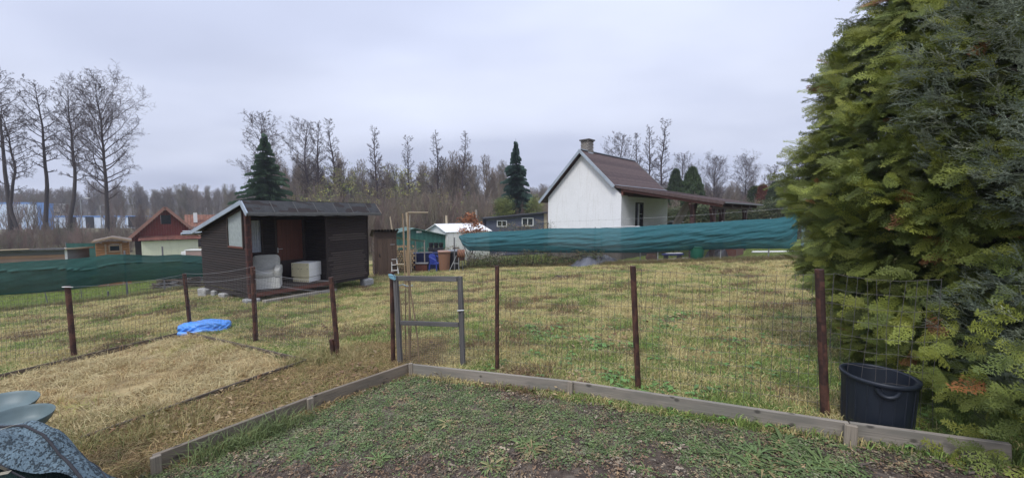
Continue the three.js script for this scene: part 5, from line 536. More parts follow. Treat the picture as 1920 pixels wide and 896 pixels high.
{ const p = gp(796, 20.2), c = thing('blue_tarp_stack', 'stacked goods wrapped in a dark navy tarpaulin', 'tarpaulin', p, 0.15); const g = new THREE.BoxGeometry(1.5, 0.95, 0.7, 24, 14, 10), q = g.attributes.position; for (let k = 0; k < q.count; k++) { const v = V().fromBufferAttribute(q, k), n = fbm(v.x * 5 + v.y * 3, v.y * 5 + v.z * 4, 3, 8) - 0.5; q.setXYZ(k, v.x + n * 0.05 - 0.14 * (v.y + 0.4) * Math.sign(v.x) * 0.4, v.y + n * 0.05, v.z + n * 0.06); } g.computeVertexNormals(); mk('wrap', g, K.tarpBlue, c).position.y = 0.48; bx('slat_top', c, K.greyPole, 0.05, 0.99, 0.2, 0.7, 0.03, 0.08); }
for (let k = 0; k < 3; k++) { const p = at(808 + k * 9.4, 464, 20.9); const gy = ground(p.x, p.z).y; const c = thing('black_crate', ['black plastic pot on a stand, standing over the low table', 'black plastic pot on a stand, middle of the row of three', 'black plastic pot on a stand, next to the brown bin'][k], 'pot', V(p.x, gy, p.z), 0, 'row of black pots'); const y = EYE - (464 - 400) / 720 * 20.9 - gy; mk('pot', lathe([[0.01, y], [0.1, y], [0.13, y + 0.26], [0.115, y + 0.26], [0.09, y + 0.02], [0.01, y + 0.02]], 14), K.blackPlastic, c); bx('stand', c, K.blackPlastic, 0, y / 2 - 0.005, 0, 0.24, y - 0.01, 0.26); }
for (const [px, py, w, l] of [[805, 504, 1.0, 'pale flat slab on the ground by the low table'], [858, 504, 1.25, 'pale flat slab on the ground under the barrel grill']]) { const p = onG(px, py); const m = solo('paving_slab', box(w, 0.06, 0.42, 0.012), K.concrete, l, 'slab', 'slabs by the bins'); m.position.copy(p).add(V(0, 0.012, 0)); m.rotation.y = 0.1; }
// ---------------------------------------------------------------- things in the meadow
{ const p = onG(384, 622), c = thing('paddling_pool', 'crumpled bright blue inflatable pool lying folded in the grass', 'pool', p, 0.45); c.scale.setScalar(0.88);
  const f = (t, e) => Math.sign(t) * Math.pow(Math.abs(t), e);
  mk('folded_skin', sheet(96, 40, (u, v) => { const a = u * 6.283, b = (v - 0.5) * 3.1416, x = f(Math.cos(a), 0.6) * f(Math.cos(b), 0.5) * 0.5, z = f(Math.sin(a), 0.7) * f(Math.cos(b), 0.5) * 0.22, y = 0.125 + f(Math.sin(b), 0.7) * (0.12 + 0.02 * Math.sin(x * 9 + 1) + 0.03 * fbm(x * 6 + 3, z * 6, 3, 9)); const w = 0.016 * Math.sin(x * 46 + 3 * Math.sin(y * 30)) * Math.cos(b) + 0.05 * (fbm(x * 5 + 8, y * 9 + z * 4, 3, 4) - 0.5); return V(x * (1 + w * 0.5), y + w * 0.7, z + w + 0.05 * Math.sin(x * 5)); }), K.poolBlue, c);
  mk('folded_rim', new THREE.TubeGeometry(new THREE.CatmullRomCurve3([V(-0.44, 0.06, 0.17), V(-0.2, 0.05, 0.25), V(0.05, 0.09, 0.26), V(0.22, 0.05, 0.26), V(0.44, 0.07, 0.17)]), 40, 0.05, 10), K.poolBlue, c); }
{ const p = onG(340, 540), c = thing('brushwood_pile', 'heap of dark cut sticks beside the dark cabin', 'brushwood', p, 0.1), R = rng(31), geos = [0, 1, 2].map(k => { const r = rng(k + 60), pts = []; for (let i = 0; i <= 4; i++) pts.push(V((i / 4 - 0.5) * (1.0 + 0.4 * k), 0.04 * (r() - 0.5), 0.06 * (r() - 0.5))); return uvm(new Acc().tube(pts, [0.03, 0.03, 0.025, 0.02, 0.012], 6, true).geo(), 0); }); for (let k = 0; k < 110; k++) { const m = mk('stick', geos[k % 3], k % 4 ? K.plotBoard : K.greyWoodDark, c), h = 0.5 * Math.pow(R(), 1.2); m.position.set((R() - 0.5) * 1.3 * (1 - h), 0.03 + h, (R() - 0.5) * 0.8 * (1 - h)); m.rotation.set((R() - 0.5) * 0.3, (R() - 0.5) * 0.9 + (R() < 0.5 ? 0 : 3.14), (R() - 0.5) * 0.25); } }
{ const p = onG(1052, 522), R = rng(77), c = thing('twig_scrap', 'small dark twig scrap lying on the meadow', 'twigs', p), A = []; void A; for (let k = 0; k < 9; k++) { const a = R() * 3.14; between('twig', c, K.plotBoard, V(Math.cos(a) * -0.22 + (R() - 0.5) * 0.2, 0.02, Math.sin(a) * 0.1), V(Math.cos(a) * 0.25, 0.05 + 0.06 * R(), -Math.sin(a) * 0.12), 0.012, 5); } }
// ---------------------------------------------------------------- right: black tub
{ const p = onG(1642, 806), gy = G(p.x, p.z), c = thing('plastic_tub', 'black plastic tub with handle hole standing under the thuja', 'tub', V(p.x, gy, p.z), 0.2), R = 0.205, h = 0.42; mk('body', lathe([[0.01, 0.0], [0.175, 0.0], [0.188, 0.02], [0.2, 0.3], [R, h - 0.03], [R + 0.012, h - 0.028], [R + 0.014, h - 0.005], [R, h], [R - 0.02, h - 0.01], [0.16, 0.03], [0.01, 0.03]], 48), M([0.016, 0.022, 0.034], { rough: 0.45, map: T.mottle, two: true }), c); for (const a of [2.3, 5.4]) { const q = mk('handle', new THREE.TorusGeometry(0.055, 0.014, 8, 20, Math.PI), K.barrel, c); q.position.set(Math.cos(a) * (R + 0.006), h - 0.035, Math.sin(a) * (R + 0.006)); q.rotation.set(0, -a + Math.PI / 2, Math.PI); } for (let k = 0; k < 18; k++) { const a = k / 18 * 6.283; const q = bx('rib', c, K.barrel, Math.cos(a) * 0.194, 0.2, Math.sin(a) * 0.194, 0.012, 0.36, 0.012, { cf: 0.003 }); q.rotation.set(0, -a, 0); q.rotateZ(-0.035); } }
// ---------------------------------------------------------------- lower left: bundle of bleached netting with saucers
{
  const c = thing('netting_bundle', 'bundle of bleached grey blue netting piled over dark green mesh', 'netting', V(0, 0, 0));
  const cx = -2.75, cz = -2.0, sil = curve([[-4.2, 0], [-3.8, 0.55], [-3.2, 0.76], [-2.67, 0.70], [-2.55, 0.62], [-2.42, 0.46], [-2.25, 0.32], [-2.08, 0.12], [-1.95, 0]]), hgt = (x, z) => { const q = Math.abs(z - cz) / (z > cz ? 0.62 : 0.34); return G(x, z) + sil(x) * sst(1.0, 0.12, q) + 0.07 * (fbm(x * 3.4, z * 3.4, 3, 3) - 0.5) * sst(1.0, 0.5, q) * sst(0, 0.2, sil(x)); };
  mk('mesh_heap', sheet(70, 50, (u, v) => { const x = -4.2 + 2.4 * u, z = cz - 0.4 + 1.1 * v; const p = V(x, hgt(x, z) - 0.02 - 0.02 * fbm(x * 14, z * 14, 2, 8), z); p.u = x; p.v = z; return p; }), M([0.012, 0.045, 0.042], { map: rep(T.weave, 6, 6), bump: rep(T.weave, 6, 6), bs: 0.01, rough: 0.9, two: true }), c);
  const knit = tex(512, 512, (u, v) => { const n = fbm(u * 6, v * 6, 4, 4, 6, 6), h = vn(u * 100, v * 64, 7, 100, 64) * 0.6 + vn(u * 200, v * 128, 9, 200, 128) * 0.4, hole = lerp(0.3, 1, sst(0.30, 0.5, h + 0.25 * (n - 0.5))), m = vn(u * 128, v * 128, 6, 128, 128); const k = hole * (0.6 + 0.3 * m) * (0.75 + 0.4 * n); return [k * 0.86, k * 0.95, k]; }, false, 1.6, 1.6);
  const fold = (x, z) => 0.045 * Math.sin((x * 1.3 - z * 2.0) * 9 + 2 * fbm(x * 2, z * 2, 2, 5)) + 0.03 * fbm(x * 6, z * 6, 3, 12);
  mk('bleached_net', sheet(120, 44, (u, v) => { const t = u, bx0 = lerp(-4.0, -1.86, t), wd = lerp(0.30, 0.10, sst(0.55, 0.85, t)), z = lerp(cz - 0.2, cz - 0.06 + wd, v) + 0.05 * sst(0.75, 1, t) + 0.03 * Math.sin(t * 14), x = bx0 + 0.05 * Math.sin(v * 7); const p = V(x, hgt(x, z) + 0.03 + 0.5 * fold(x, z), z); p.u = x * 1.0; p.v = z * 1.2; return p; }), M([0.2, 0.26, 0.29], { map: knit, bump: knit, bs: 0.012, rough: 0.9, two: true }), c);
  { const A = new Acc(); for (const off of [-0.12, 0.04, 0.22]) { const pts = []; for (let k = 0; k <= 40; k++) { const t = k / 40, x = lerp(-3.9, -1.9, t), wd = lerp(1, 0.4, sst(0.55, 0.85, t)), z = cz - 0.02 + off * wd + 0.05 * sst(0.75, 1, t) + 0.03 * Math.sin(t * 17 + off * 9); pts.push(V(x, hgt(x, z) + 0.035 + 0.5 * fold(x, z), z)); } A.tube(pts, pts.map((_, k) => (off > 0 && off < 0.2 ? 0.007 : 0.004) * (0.8 + 0.4 * hash(k, 2, 3))), 6); } const m = mk('hem', A.geo(), M([0.04, 0.04, 0.045], { rough: 0.95 }), c); m.userData.kind = 'stuff'; }
  { const R = rng(88), L = []; for (let k = 0; k < 60; k++) { const x = cx - 0.2 + (R() - 0.3) * 1.1, z = cz + 0.15 + R() * 0.4, p = V(x, hgt(x, z) + 0.01, z); L.push([mat4(p, (R() - 0.5) * 1.4, R() * 6.28, (R() - 0.5) * 1.4, 0.5 + R() * 0.8), jit([[0.36, 0.4, 0.4], [0.3, 0.27, 0.2], [0.07, 0.12, 0.1]][(R() * 3) | 0], R)]); } inst('caught_leaves', blades(90, 2, 0.03, 0.05, 0.12, 0.007, 2), dryMat, L, c); }
  const sau = (px, py, d, r, label, tiltx) => { const p = at(px, py, d); const gy = hgt(p.x, p.z); const s = thing('plant_saucer', label, 'saucer', V(p.x, p.y, p.z), 0, 'saucers on the netting'); s.rotation.set(tiltx, 0.3, -0.05); mk('dish', lathe([[0.002, 0], [r * 0.5, 0], [r * 0.66, 0.012], [r * 0.9, 0.06], [r * 0.99, 0.092], [r, 0.1], [r * 0.98, 0.102], [r * 0.93, 0.085], [r * 0.8, 0.045], [r * 0.6, 0.016], [0.002, 0.01]], 56), K.saucer, s); const q = thing('support_pot', px > 0 ? 'upturned dark pot under the smaller saucer' : 'upturned dark pot under the larger saucer', 'pot', V(p.x, G(p.x, p.z) - 0.02, p.z), 0, 'pots under the saucers'); const hh = p.y - G(p.x, p.z) + 0.005; mk('pot', lathe([[0.01, 0], [r * 0.8, 0], [r * 0.8, 0.03], [r * 0.55, hh], [0.01, hh]], 28), K.blackPlastic, q); void gy; };
  sau(-14, 788, 2.42, 0.2, 'larger grey green plant saucer resting above the bleached netting', 0.06); sau(30, 812, 2.2, 0.155, 'smaller grey green plant saucer in front of the larger one', 0.06);
}
// ---------------------------------------------------------------- bare trees
function bare(seed, o) { // H height, r0 trunk radius, cs crown start (0..1), sp limb length, n limbs, wan trunk wander, up limb rise, lv levels, fork
  const R = rng(seed), Tk = new Acc(), C = new Acc(), H = o.H, N = 16, tp = [], tr = []; let wx = 0, wz = 0, vx = 0, vz = 0;
  for (let k = 0; k <= N; k++) { const t = k / N; tp.push(V(wx, H * t, wz)); tr.push(o.r0 * Math.pow(1 - t, 0.8) + 0.012 + (k === 0 ? o.r0 * 0.35 : 0)); vx = vx * 0.6 + (R() - 0.5) * o.wan; vz = vz * 0.6 + (R() - 0.5) * o.wan; wx += vx; wz += vz; }
  Tk.tube(tp, tr, 7);
  const ax = V();
  function grow(p, d, len, r, lv) {
    const seg = lv === 1 ? 6 : lv === 2 ? 4 : lv === 3 ? 2 : 1, pts = [p.clone()], rad = [r]; let q = p.clone(), dir = d.clone();
    for (let k = 1; k <= seg; k++) { dir.add(V((R() - 0.5) * 0.45, (R() - 0.5) * 0.3 + (o.up ?? 0.12), (R() - 0.5) * 0.45)).normalize(); q = q.clone().addScaledVector(dir, len / seg); pts.push(q); rad.push(Math.max(r * (1 - k / seg * 0.85), 0.004)); }
    C.tube(pts, rad, lv === 1 ? 5 : 3);
    if (lv >= o.lv) return;
    const kids = Math.round((lv === 1 ? o.k1 : lv === 2 ? o.k2 : o.k3) * (0.7 + 0.6 * R()) * (lv === 1 ? clamp(len / (o.sp * 0.7), 0.4, 1.2) : 1));
    for (let c = 0; c < kids; c++) { const t = 0.2 + 0.8 * (c + R()) / kids, i = Math.min(seg - 1, Math.floor(t * seg)), f = t * seg - i, pp = pts[i].clone().lerp(pts[i + 1], clamp(f)), dd = pts[i + 1].clone().sub(pts[i]).normalize(); ax.set(R() - 0.5, R() - 0.5, R() - 0.5).normalize(); const nd = dd.clone().addScaledVector(ax.clone().cross(dd).normalize(), 0.7 + 0.8 * R()).normalize(); grow(pp, nd, len * (lv === 1 ? 0.42 : 0.5) * (0.6 + 0.6 * R()) * (1 - 0.35 * t), Math.max(r * 0.42 * (1 - 0.5 * t), o.rmin ?? 0.006), lv + 1); }
  }
  for (let k = 0; k < o.n; k++) { const u = (k + R()) / o.n, t = lerp(o.cs, 0.99, Math.pow(u, o.pw ?? 0.85)), i = Math.min(N - 1, Math.floor(t * N)), p = tp[i].clone().lerp(tp[i + 1], t * N - i), a = k * 2.4 + R() * 1.2, q = (t - o.cs) / (1 - o.cs), sh = o.shape ? o.shape(q) : Math.pow(Math.sin(Math.PI * (0.12 + 0.8 * q)), 0.8), rise = (o.rise ?? 0.35) + 0.7 * q; grow(p, V(Math.cos(a), rise, Math.sin(a)).normalize(), o.sp * sh * (0.65 + 0.6 * R()), Math.min(o.r0 * 0.36, tr[i] * 0.5), 1); }
  return [Tk.geo(), C.geo()];
}
const alder = (H, sp, wan, seed, x = {}) => bare(seed, { H, r0: H * 0.0125, cs: 0.3, sp, n: 46, wan, up: 0.06, lv: 4, k1: 9, k2: 6, k3: 4, rise: 0.25, rmin: 0.011, ...x });
function plantTree(name, label, geos, px, py, d, group, mats = [K.bark, K.twig], s = 1, turn = 0) { const p = gp(px, d), h = EYE - (py - 400) / 720 * d - p.y; const t = thing(name, label, 'tree', p, turn, group); mk('trunk', geos[0], mats[0], t); mk('crown', geos[1], mats[1], t); t.scale.setScalar(1); geos[0].computeBoundingBox(); const k = h / geos[0].boundingBox.max.y * s; t.scale.setScalar(k); return t; }
const broom = q => 0.35 + 0.75 * Math.sin(Math.PI * clamp(0.1 + 0.75 * q)), cone = q => 1.0 - 0.75 * q;
const A1 = alder(17, 2.3, 0.08, 3, { cs: 0.55, n: 34 }), A2 = alder(14, 2.2, 0.26, 5, { cs: 0.42, n: 34 }), A3 = alder(17, 2.4, 0.2, 8, { cs: 0.45, n: 34 }), A4 = alder(17, 3.0, 0.2, 11, { cs: 0.40, n: 36, rise: 0.5 }), A5 = alder(17, 4.4, 0.12, 14, { cs: 0.3, n: 48, rise: 0.5, k1: 11, shape: broom });
const B1 = alder(13, 2.6, 0.14, 21, { cs: 0.25, n: 40 }), B2 = alder(13, 2.0, 0.15, 24, { cs: 0.3, n: 42, shape: cone }), B3 = alder(14, 2.1, 0.16, 27, { cs: 0.35, n: 40, shape: q => 0.9 - 0.55 * q });
const gL = 'bare alders left of the red barn', gM = 'slim bare trees rising above the thicket', gR = 'bare trees behind the white house';
for (const [geos, px, py, d, label, turn] of [[A1, 21, 146, 46, 'tallest straight bare alder with dense top', 0], [A2, 38, 215, 44, 'shorter crooked bare alder close beside the tallest straight one', 1], [A3, 87, 168, 47, 'slender bent bare alder between crooked and forked neighbours', 2], [A4, 128, 172, 46, 'bare alder with trunk forking high up', 0.5], [A5, 200, 178, 45, 'broad crowned bare alder nearest the red barn', 0]]) plantTree('alder_tree', label, geos, px, py, d, gL, undefined, 1, turn);
for (const [geos, px, py, d, label, turn] of [[B1, 497, 222, 46, 'bare tree leaning out behind the broad spruce', 2.4], [B1, 584, 232, 56, 'spreading bare tree, first of the row right of the broad spruce', 0.4], [B2, 601, 230, 58, 'narrow bare tree between two fuller bare ones', 0], [B3, 626, 228, 57, 'full topped bare tree above the cabin roof', 1.2], [B2, 710, 241, 58, 'lone bare tree above the right end of the cabin roof', 2], [B3, 768, 259, 60, 'thin bare tree between lone tree and twin cones', 2.9], [B2, 818, 250, 58, 'conical bare tree, left of a like pair', 3.6], [B3, 871, 252, 57, 'conical bare tree, right of a like pair', 4.4]]) plantTree('alder_tree', label, geos, px, py, d, gM, [K.barkPurple, K.twig], 1, turn);
for (const [geos, px, py, d, label, turn] of [[B1, 1166, 256, 62, 'low bare tree just right of the chimney', 0], [B3, 1192, 254, 64, 'bare tree half hidden by the house ridge', 1], [B2, 1216, 240, 62, 'upright bare tree beside the tallest behind the house', 2], [B3, 1240, 229, 61, 'tallest bare tree behind the brown roof', 3], [B1, 1275, 292, 70, 'small bare tree above the green conifers', 1.5], [A5, 1338, 306, 66, 'round headed bare tree above the lean-to', 2], [A5, 1396, 306, 68, 'round headed bare tree between lean-to and thuja', 4], [B1, 1448, 312, 66, 'loose bare tree beside the tall thuja', 5], [B1, 1492, 300, 60, 'bare tree touching the thuja outline', 0.8]]) plantTree('alder_tree', label, geos, px, py, d, gR, [K.barkPurple, K.twig], 1, turn);
// thicket and woods: prototypes repeated as one mass each
function shrub(seed, H, stems, spread, lv = 3, k1 = 6, k2 = 4) { const R = rng(seed), out = []; for (let k = 0; k < stems; k++) { const g = bare(seed * 31 + k, { H: H * (0.6 + 0.4 * R()), r0: 0.028, cs: 0.12, sp: H * 0.2, n: 12, wan: 0.16, up: 0.28, lv, k1, k2, k3: 2, rise: 0.9, rmin: 0.007 }); const m = new THREE.Matrix4().makeRotationFromEuler(new THREE.Euler((R() - 0.5) * spread, R() * 6.28, (R() - 0.5) * spread)).setPosition((R() - 0.5) * 1.6, -0.1, (R() - 0.5) * 1.6); for (const q of g) { q.applyMatrix4(m); out.push(q); } } return mergeGeometries(out); }
const wm = M([1, 1, 1], { rough: 0.95 }), SH = [shrub(2, 4.5, 9, 0.6), shrub(5, 5.5, 8, 0.45), shrub(9, 3.4, 11, 0.9)];
{
  const R = rng(61), L = [[], [], []], col = () => { const q = R(); return jit(q < 0.4 ? [0.2, 0.16, 0.125] : q < 0.72 ? [0.2, 0.145, 0.125] : q < 0.92 ? [0.18, 0.16, 0.11] : [0.26, 0.215, 0.155], R, 0.25); };
  const put = (px, d, s, k = (R() * 3) | 0) => { const p = gp(px, d); L[k].push([mat4(p, 0, R() * 6.28, 0, V(s, s * (0.85 + 0.3 * R()), s)), col()]); };
  for (let k = 0; k < 240; k++) { const px = lerp(520, 1035, R()), d = lerp(34, 58, R()); put(px, d, lerp(0.75, 1.15, R()) * (d > 46 ? 1.35 : 1)); }
  for (let k = 0; k < 150; k++) { const px = lerp(-150, 250, R()), d = lerp(36, 52, R()); put(px, d, lerp(0.4, 0.62, R()), R() < 0.5 ? 2 : 0); }
  for (let k = 0; k < 12; k++) put(lerp(-120, 300, R()), lerp(55, 78, R()), lerp(1.0, 1.4, R()), R() < 0.5 ? 1 : 0);
  for (let k = 0; k < 60; k++) { const px = lerp(250, 520, R()), d = lerp(52, 75, R()); put(px, d, lerp(0.7, 1.0, R())); }
  for (let k = 0; k < 150; k++) { const px = lerp(1180, 1700, R()), d = lerp(40, 62, R()); put(px, d, lerp(0.7, 1.05, R())); }
  for (let k = 0; k < 24; k++) { const px = lerp(1150, 1260, R()); put(px, lerp(36, 44, R()), 0.6); }
  L.forEach((l, k) => stuff(inst('thicket', SH[k], wm, l), ['tangled brown leafless thicket behind the sheds', 'tall reddish leafless thicket behind the sheds', 'low olive brown leafless brush behind the sheds'][k], 'thicket'));
  // sparse last leaves in the thicket
  const lf = []; for (let k = 0; k < 420; k++) { const cl = [[628, 335], [655, 345], [745, 330], [750, 365], [700, 372], [775, 345], [610, 372], [850, 380], [1005, 388], [560, 380]][(R() * 10) | 0], px = cl[0] + (R() + R() - 1) * 34, py = cl[1] + (R() + R() - 1) * 34; lf.push([mat4(at(px, py, lerp(40, 52, R())), R() * 6, R() * 6, R() * 6, 0.7 + R()), jit(R() < 0.5 ? [0.28, 0.27, 0.07] : [0.2, 0.23, 0.06], R)]); }
  stuff(inst('last_leaves', leaves(41, 9, 0.28, 0.08, 0.15, 0.6, 0.4, 1.6), leafMat, lf), 'sparse yellow green leaves still hanging in the thicket', 'leaves');
  // far wooded slope
  const FT = [bare(71, { H: 11, r0: 0.15, cs: 0.2, sp: 3.2, n: 26, wan: 0.2, up: 0.16, lv: 3, k1: 9, k2: 7, k3: 0, rise: 0.6, rmin: 0.02 }), bare(72, { H: 12, r0: 0.16, cs: 0.25, sp: 2.6, n: 28, wan: 0.2, up: 0.2, lv: 3, k1: 9, k2: 7, k3: 0, rise: 0.8, rmin: 0.02 })].map(g => mergeGeometries(g)), FL = [[], []];
  for (let k = 0; k < 1500; k++) { const px = lerp(-250, 2000, R()), d = lerp(100, 190, R()), p = gp(px, d), s = lerp(0.7, 1.05, R()) * (px < 500 ? 0.95 : 1); p.y = G(p.x, p.z) + (d - 100) * 0.02; FL[k % 2].push([mat4(p, 0, R() * 6.28, 0, s), jit(R() < 0.3 ? [0.165, 0.145, 0.10] : [0.17, 0.14, 0.12], R, 0.25)]); }
  FL.forEach((l, k) => stuff(inst('far_wood', FT[k], wm, l), ['leafless brown woodland on the far slope', 'leafless grey brown woodland on the far slope'][k], 'wood'));
  struct('wooded_slope', sheet(80, 6, (u, v) => { const x = lerp(-520, 520, u), z = -lerp(120, 330, v); return V(x, G(x, z) - 1 + 8.5 * sst(0, 0.5, v) + 2.5 * fbm(u * 9, v * 3, 3, 8), z); }), M([0.10, 0.082, 0.06], { map: rep(T.mottle, 40, 20), rough: 1 }));
  // a wood on the middle distance for the centre and right
  const ML = []; for (let k = 0; k < 420; k++) { const px = lerp(505, 1700, R()), d = lerp(60, 95, R()), p = gp(px, d); ML.push([mat4(p, 0, R() * 6.28, 0, lerp(0.6, 0.9, R()) * (px < 950 ? 1.22 : px < 1040 ? 0.8 : 0.72)), jit([0.19, 0.155, 0.12], R, 0.3)]); } stuff(inst('far_wood', FT[1], wm, ML), 'leafless trees standing behind the thicket and the white house', 'wood');
}
// ---------------------------------------------------------------- spruces
function spruce(seed, H, Rb, gap) { const R = rng(seed), A = new Acc(), lay = Math.round(H / gap); for (let k = 0; k < lay; k++) { const t = k / lay, y = lerp(0.08, 0.985, t) * H, r = Rb * Math.pow(1 - t, 0.85) * (0.7 + 0.5 * R()), n = Math.max(5, Math.round(15 - 8 * t)), y0 = y; for (let b = 0; b < n; b++) { const y = y0 + (R() - 0.5) * gap * 1.6, a = b / n * 6.283 + R() * 0.9, L = r * (0.62 + 0.6 * R()), dx = Math.cos(a), dz = Math.sin(a), sx = -dz, sz = dx; const pt = s => V(dx * L * s, y + L * (0.10 * s - 0.34 * s * s + 0.12 * s * s * s) + 0.05, dz * L * s); const m = 7; for (let s = 1; s <= m; s++) { const q = s / m, p = pt(q), w = 0.26 * Math.pow(1 - q, 0.5) * Math.min(L, 1.6) + 0.10; for (const e of [-1, 1]) for (let z = 0; z < 2; z++) { const p0 = pt(q - 0.09 * (1 + z)), tip = p.clone().add(V(sx * e * w + dx * w * 0.7, -0.05 - 0.10 * R() - 0.08 * z, sz * e * w + dz * w * 0.7)), th = V(dx * 0.08, 0.07, dz * 0.08); A.tri(p0.clone().add(th), p0.clone().sub(th), tip); A.tri(p0.clone().add(V(0, 0.04, 0)), p0.clone().add(V(0, -0.12, 0)), tip.clone().add(V(0, -0.05, 0))); } } A.tube([pt(0), pt(0.5), pt(1)], [0.02, 0.014, 0.006], 3); } } A.tube([V(0, H * 0.9, 0), V(0, H * 1.01, 0)], [0.03, 0.01], 4); return A.geo(); }
for (const [px, top, d, Rb, seed, gap, col, label] of [[503, 249, 33, 3.1, 3, 0.34, [0.045, 0.085, 0.045], 'broad ragged dark green spruce behind the cabin roof'], [967, 264, 36, 2.5, 8, 0.27, [0.034, 0.07, 0.056], 'slim dense bluish green spruce left of the white house']]) { const p = gp(px, d), H = EYE - (top - 400) / 720 * d - p.y, t = thing('spruce_tree', label, 'tree', p, 0.4); mk('trunk', new THREE.CylinderGeometry(0.04, 0.16, H * 0.95, 8).translate(0, H * 0.475, 0), K.bark, t); mk('crown', spruce(seed, H, Rb, gap), M(col, { rough: 0.9, two: true }), t); }
// ---------------------------------------------------------------- evergreen shrubs, hedges, brambles
const leafBall = leaves(51, 60, 0.3, 0.05, 0.1, 0.55, 0.5, 1.8);
const coneSprig = (() => { const A = new Acc(), R = rng(52); for (let k = 0; k < 40; k++) { const a = R() * 6.28, b = R() * 0.9, d = V(Math.cos(a) * b, 1, Math.sin(a) * b).normalize(), p = V((R() - 0.5) * 0.4, (R() - 0.5) * 0.3, (R() - 0.5) * 0.4), s = V(-Math.sin(a), 0, Math.cos(a)).multiplyScalar(0.03); A.tri(p.clone().add(s), p.clone().sub(s), p.clone().addScaledVector(d, 0.3)); } return A.geo(); })();
function mass(name, label, category, geo, mat, n, fn, cols, s0, s1, seed, extra) { const R = rng(seed), L = []; for (let k = 0; k < n; k++) { const p = fn(R); if (!p) continue; L.push([mat4(p, (R() - 0.5) * 1.2, R() * 6.28, (R() - 0.5) * 1.2, lerp(s0, s1, R())), jit(cols[(R() * cols.length) | 0], R, 0.3)]); } const t = thing(name, label, category, V(0, 0, 0)); inst('foliage', geo, mat, L, t); if (extra) extra(t, R); return t; }
const stemsOf = (p, n, h, w, mat = K.twig) => (t, R) => { for (let k = 0; k < n; k++) { const a = ground(p.x + (R() - 0.5) * w, p.z + (R() - 0.5) * w * 0.4, -0.03), b = a.clone().add(V((R() - 0.5) * w * 0.6, h * (0.7 + 0.3 * R()), (R() - 0.5) * 0.3)); mk('stem', new Acc().tube([a, a.clone().lerp(b, 0.5).add(V(0.06, 0, 0)), b], [0.02, 0.015, 0.006], 5).geo(), mat, t); } };
for (const [px, top, d, r, col, label] of [[1264, 320, 44, 1.7, [0.035, 0.06, 0.018], 'dark green conifer left of the pair behind the lean-to'], [1295, 316, 43, 2.4, [0.045, 0.075, 0.022], 'bushy green conifer behind the lean-to roof'], [1412, 352, 42, 1.4, [0.03, 0.05, 0.015], 'low dark conifer beside the rusty brown one'], [1427, 350, 41, 0.8, [0.16, 0.05, 0.025], 'rusty brown dying conifer behind the hedge'], [1450, 345, 40, 1.3, [0.05, 0.075, 0.02], 'yellowish conifer near the tall thuja']]) { const p = gp(px, d), h = EYE - (top - 400) / 720 * d - p.y; mass('conifer_shrub', label, 'tree', coneSprig, M([1, 1, 1], { rough: 0.9, two: true }), 1500, R => { const t = Math.pow(R(), 1.3), a = R() * 6.28, q = Math.pow(R(), 0.35) * r * Math.pow(1 - t, 0.7) * (0.85 + 0.3 * vn(a * 2, t * 6, 3)); return V(p.x + Math.cos(a) * q, p.y + 0.2 + t * (h - 0.4), p.z + Math.sin(a) * q); }, [col], 0.8, 1.4, px, (t) => mk('trunk', new THREE.CylinderGeometry(0.03, 0.12, h * 0.9, 7).translate(p.x, p.y + h * 0.45, p.z), K.bark, t)); }
{ const A = at(1240, 430, 33), B = at(1640, 430, 27), hedge = (x) => 2.0 + 1.2 * fbm(x * 0.5, 2, 3, 4); mass('hedge', 'long olive green hedge behind the lean-to posts', 'hedge', leafBall, leafMat, 5200, R => { const t = R(), x = lerp(A.x, B.x, t), z = lerp(A.z, B.z, t) + (R() - 0.5) * 1.6, y = Math.pow(R(), 0.8) * hedge(x); return V(x, G(x, z) + y, z); }, [[0.07, 0.095, 0.035], [0.10, 0.11, 0.045], [0.055, 0.075, 0.03], [0.13, 0.12, 0.06]], 0.8, 1.5, 91); }
{ const p = gp(1010, 29); mass('leafy_bush', 'low yellow green bush at the foot of the slim spruce', 'bush', leafBall, leafMat, 300, R => { const a = R() * 6.28, q = Math.pow(R(), 0.5), c = at(R() < 0.5 ? 1003 : 945, 388, 33); return V(c.x + Math.cos(a) * q * 0.8, c.y - R() * 2.5 + 0.4, c.z + Math.sin(a) * q * 0.8); }, [[0.2, 0.22, 0.05], [0.13, 0.16, 0.05]], 0.7, 1.3, 93, stemsOf(gp(1003, 33), 6, 3.6, 0.8)); void p; }
{ // copper leaved young beech
  const p = at(880, 440, 21.3), c = V(p.x, G(p.x, p.z), p.z), top = EYE - (398 - 400) / 720 * 21.3, A = new Acc(), R = rng(97), L = []; for (let k = 0; k < 7; k++) A.tube([c.clone().add(V((R() - 0.5) * 0.5, 0, 0)), V(c.x + (R() - 0.5) * 0.9, c.y + 1.4, c.z), V(c.x + (R() - 0.5) * 1.3, lerp(c.y + 1.5, top, R()), c.z + (R() - 0.5) * 0.5)], [0.025, 0.018, 0.006], 5);
  const cl = [[880, 405, 12, 9], [875, 414, 24, 8], [893, 421, 14, 8], [870, 434, 16, 7], [895, 432, 22, 6], [882, 410, 14, 6]]; for (let k = 0; k < 420; k++) { const q = cl[(R() * cl.length) | 0]; L.push([mat4(at(q[0] + (R() + R() - 1) * q[2], q[1] + (R() + R() - 1) * q[3], 21.3 + (R() - 0.5) * 0.7), R() * 6, R() * 6, R() * 6, 0.8 + R() * 0.5), jit([[0.34, 0.13, 0.06], [0.42, 0.19, 0.09], [0.22, 0.09, 0.05]][(R() * 3) | 0], R)]); }
  const t = thing('beech_sapling', 'young beech with copper brown leaves behind the end of the teal net', 'tree', V(0, 0, 0)); mk('trunk', A.geo(), K.twig, t); inst('crown', leaves(53, 5, 0.06, 0.06, 0.1, 0.6, 0.08, 1.6), leafMat, L, t);
}
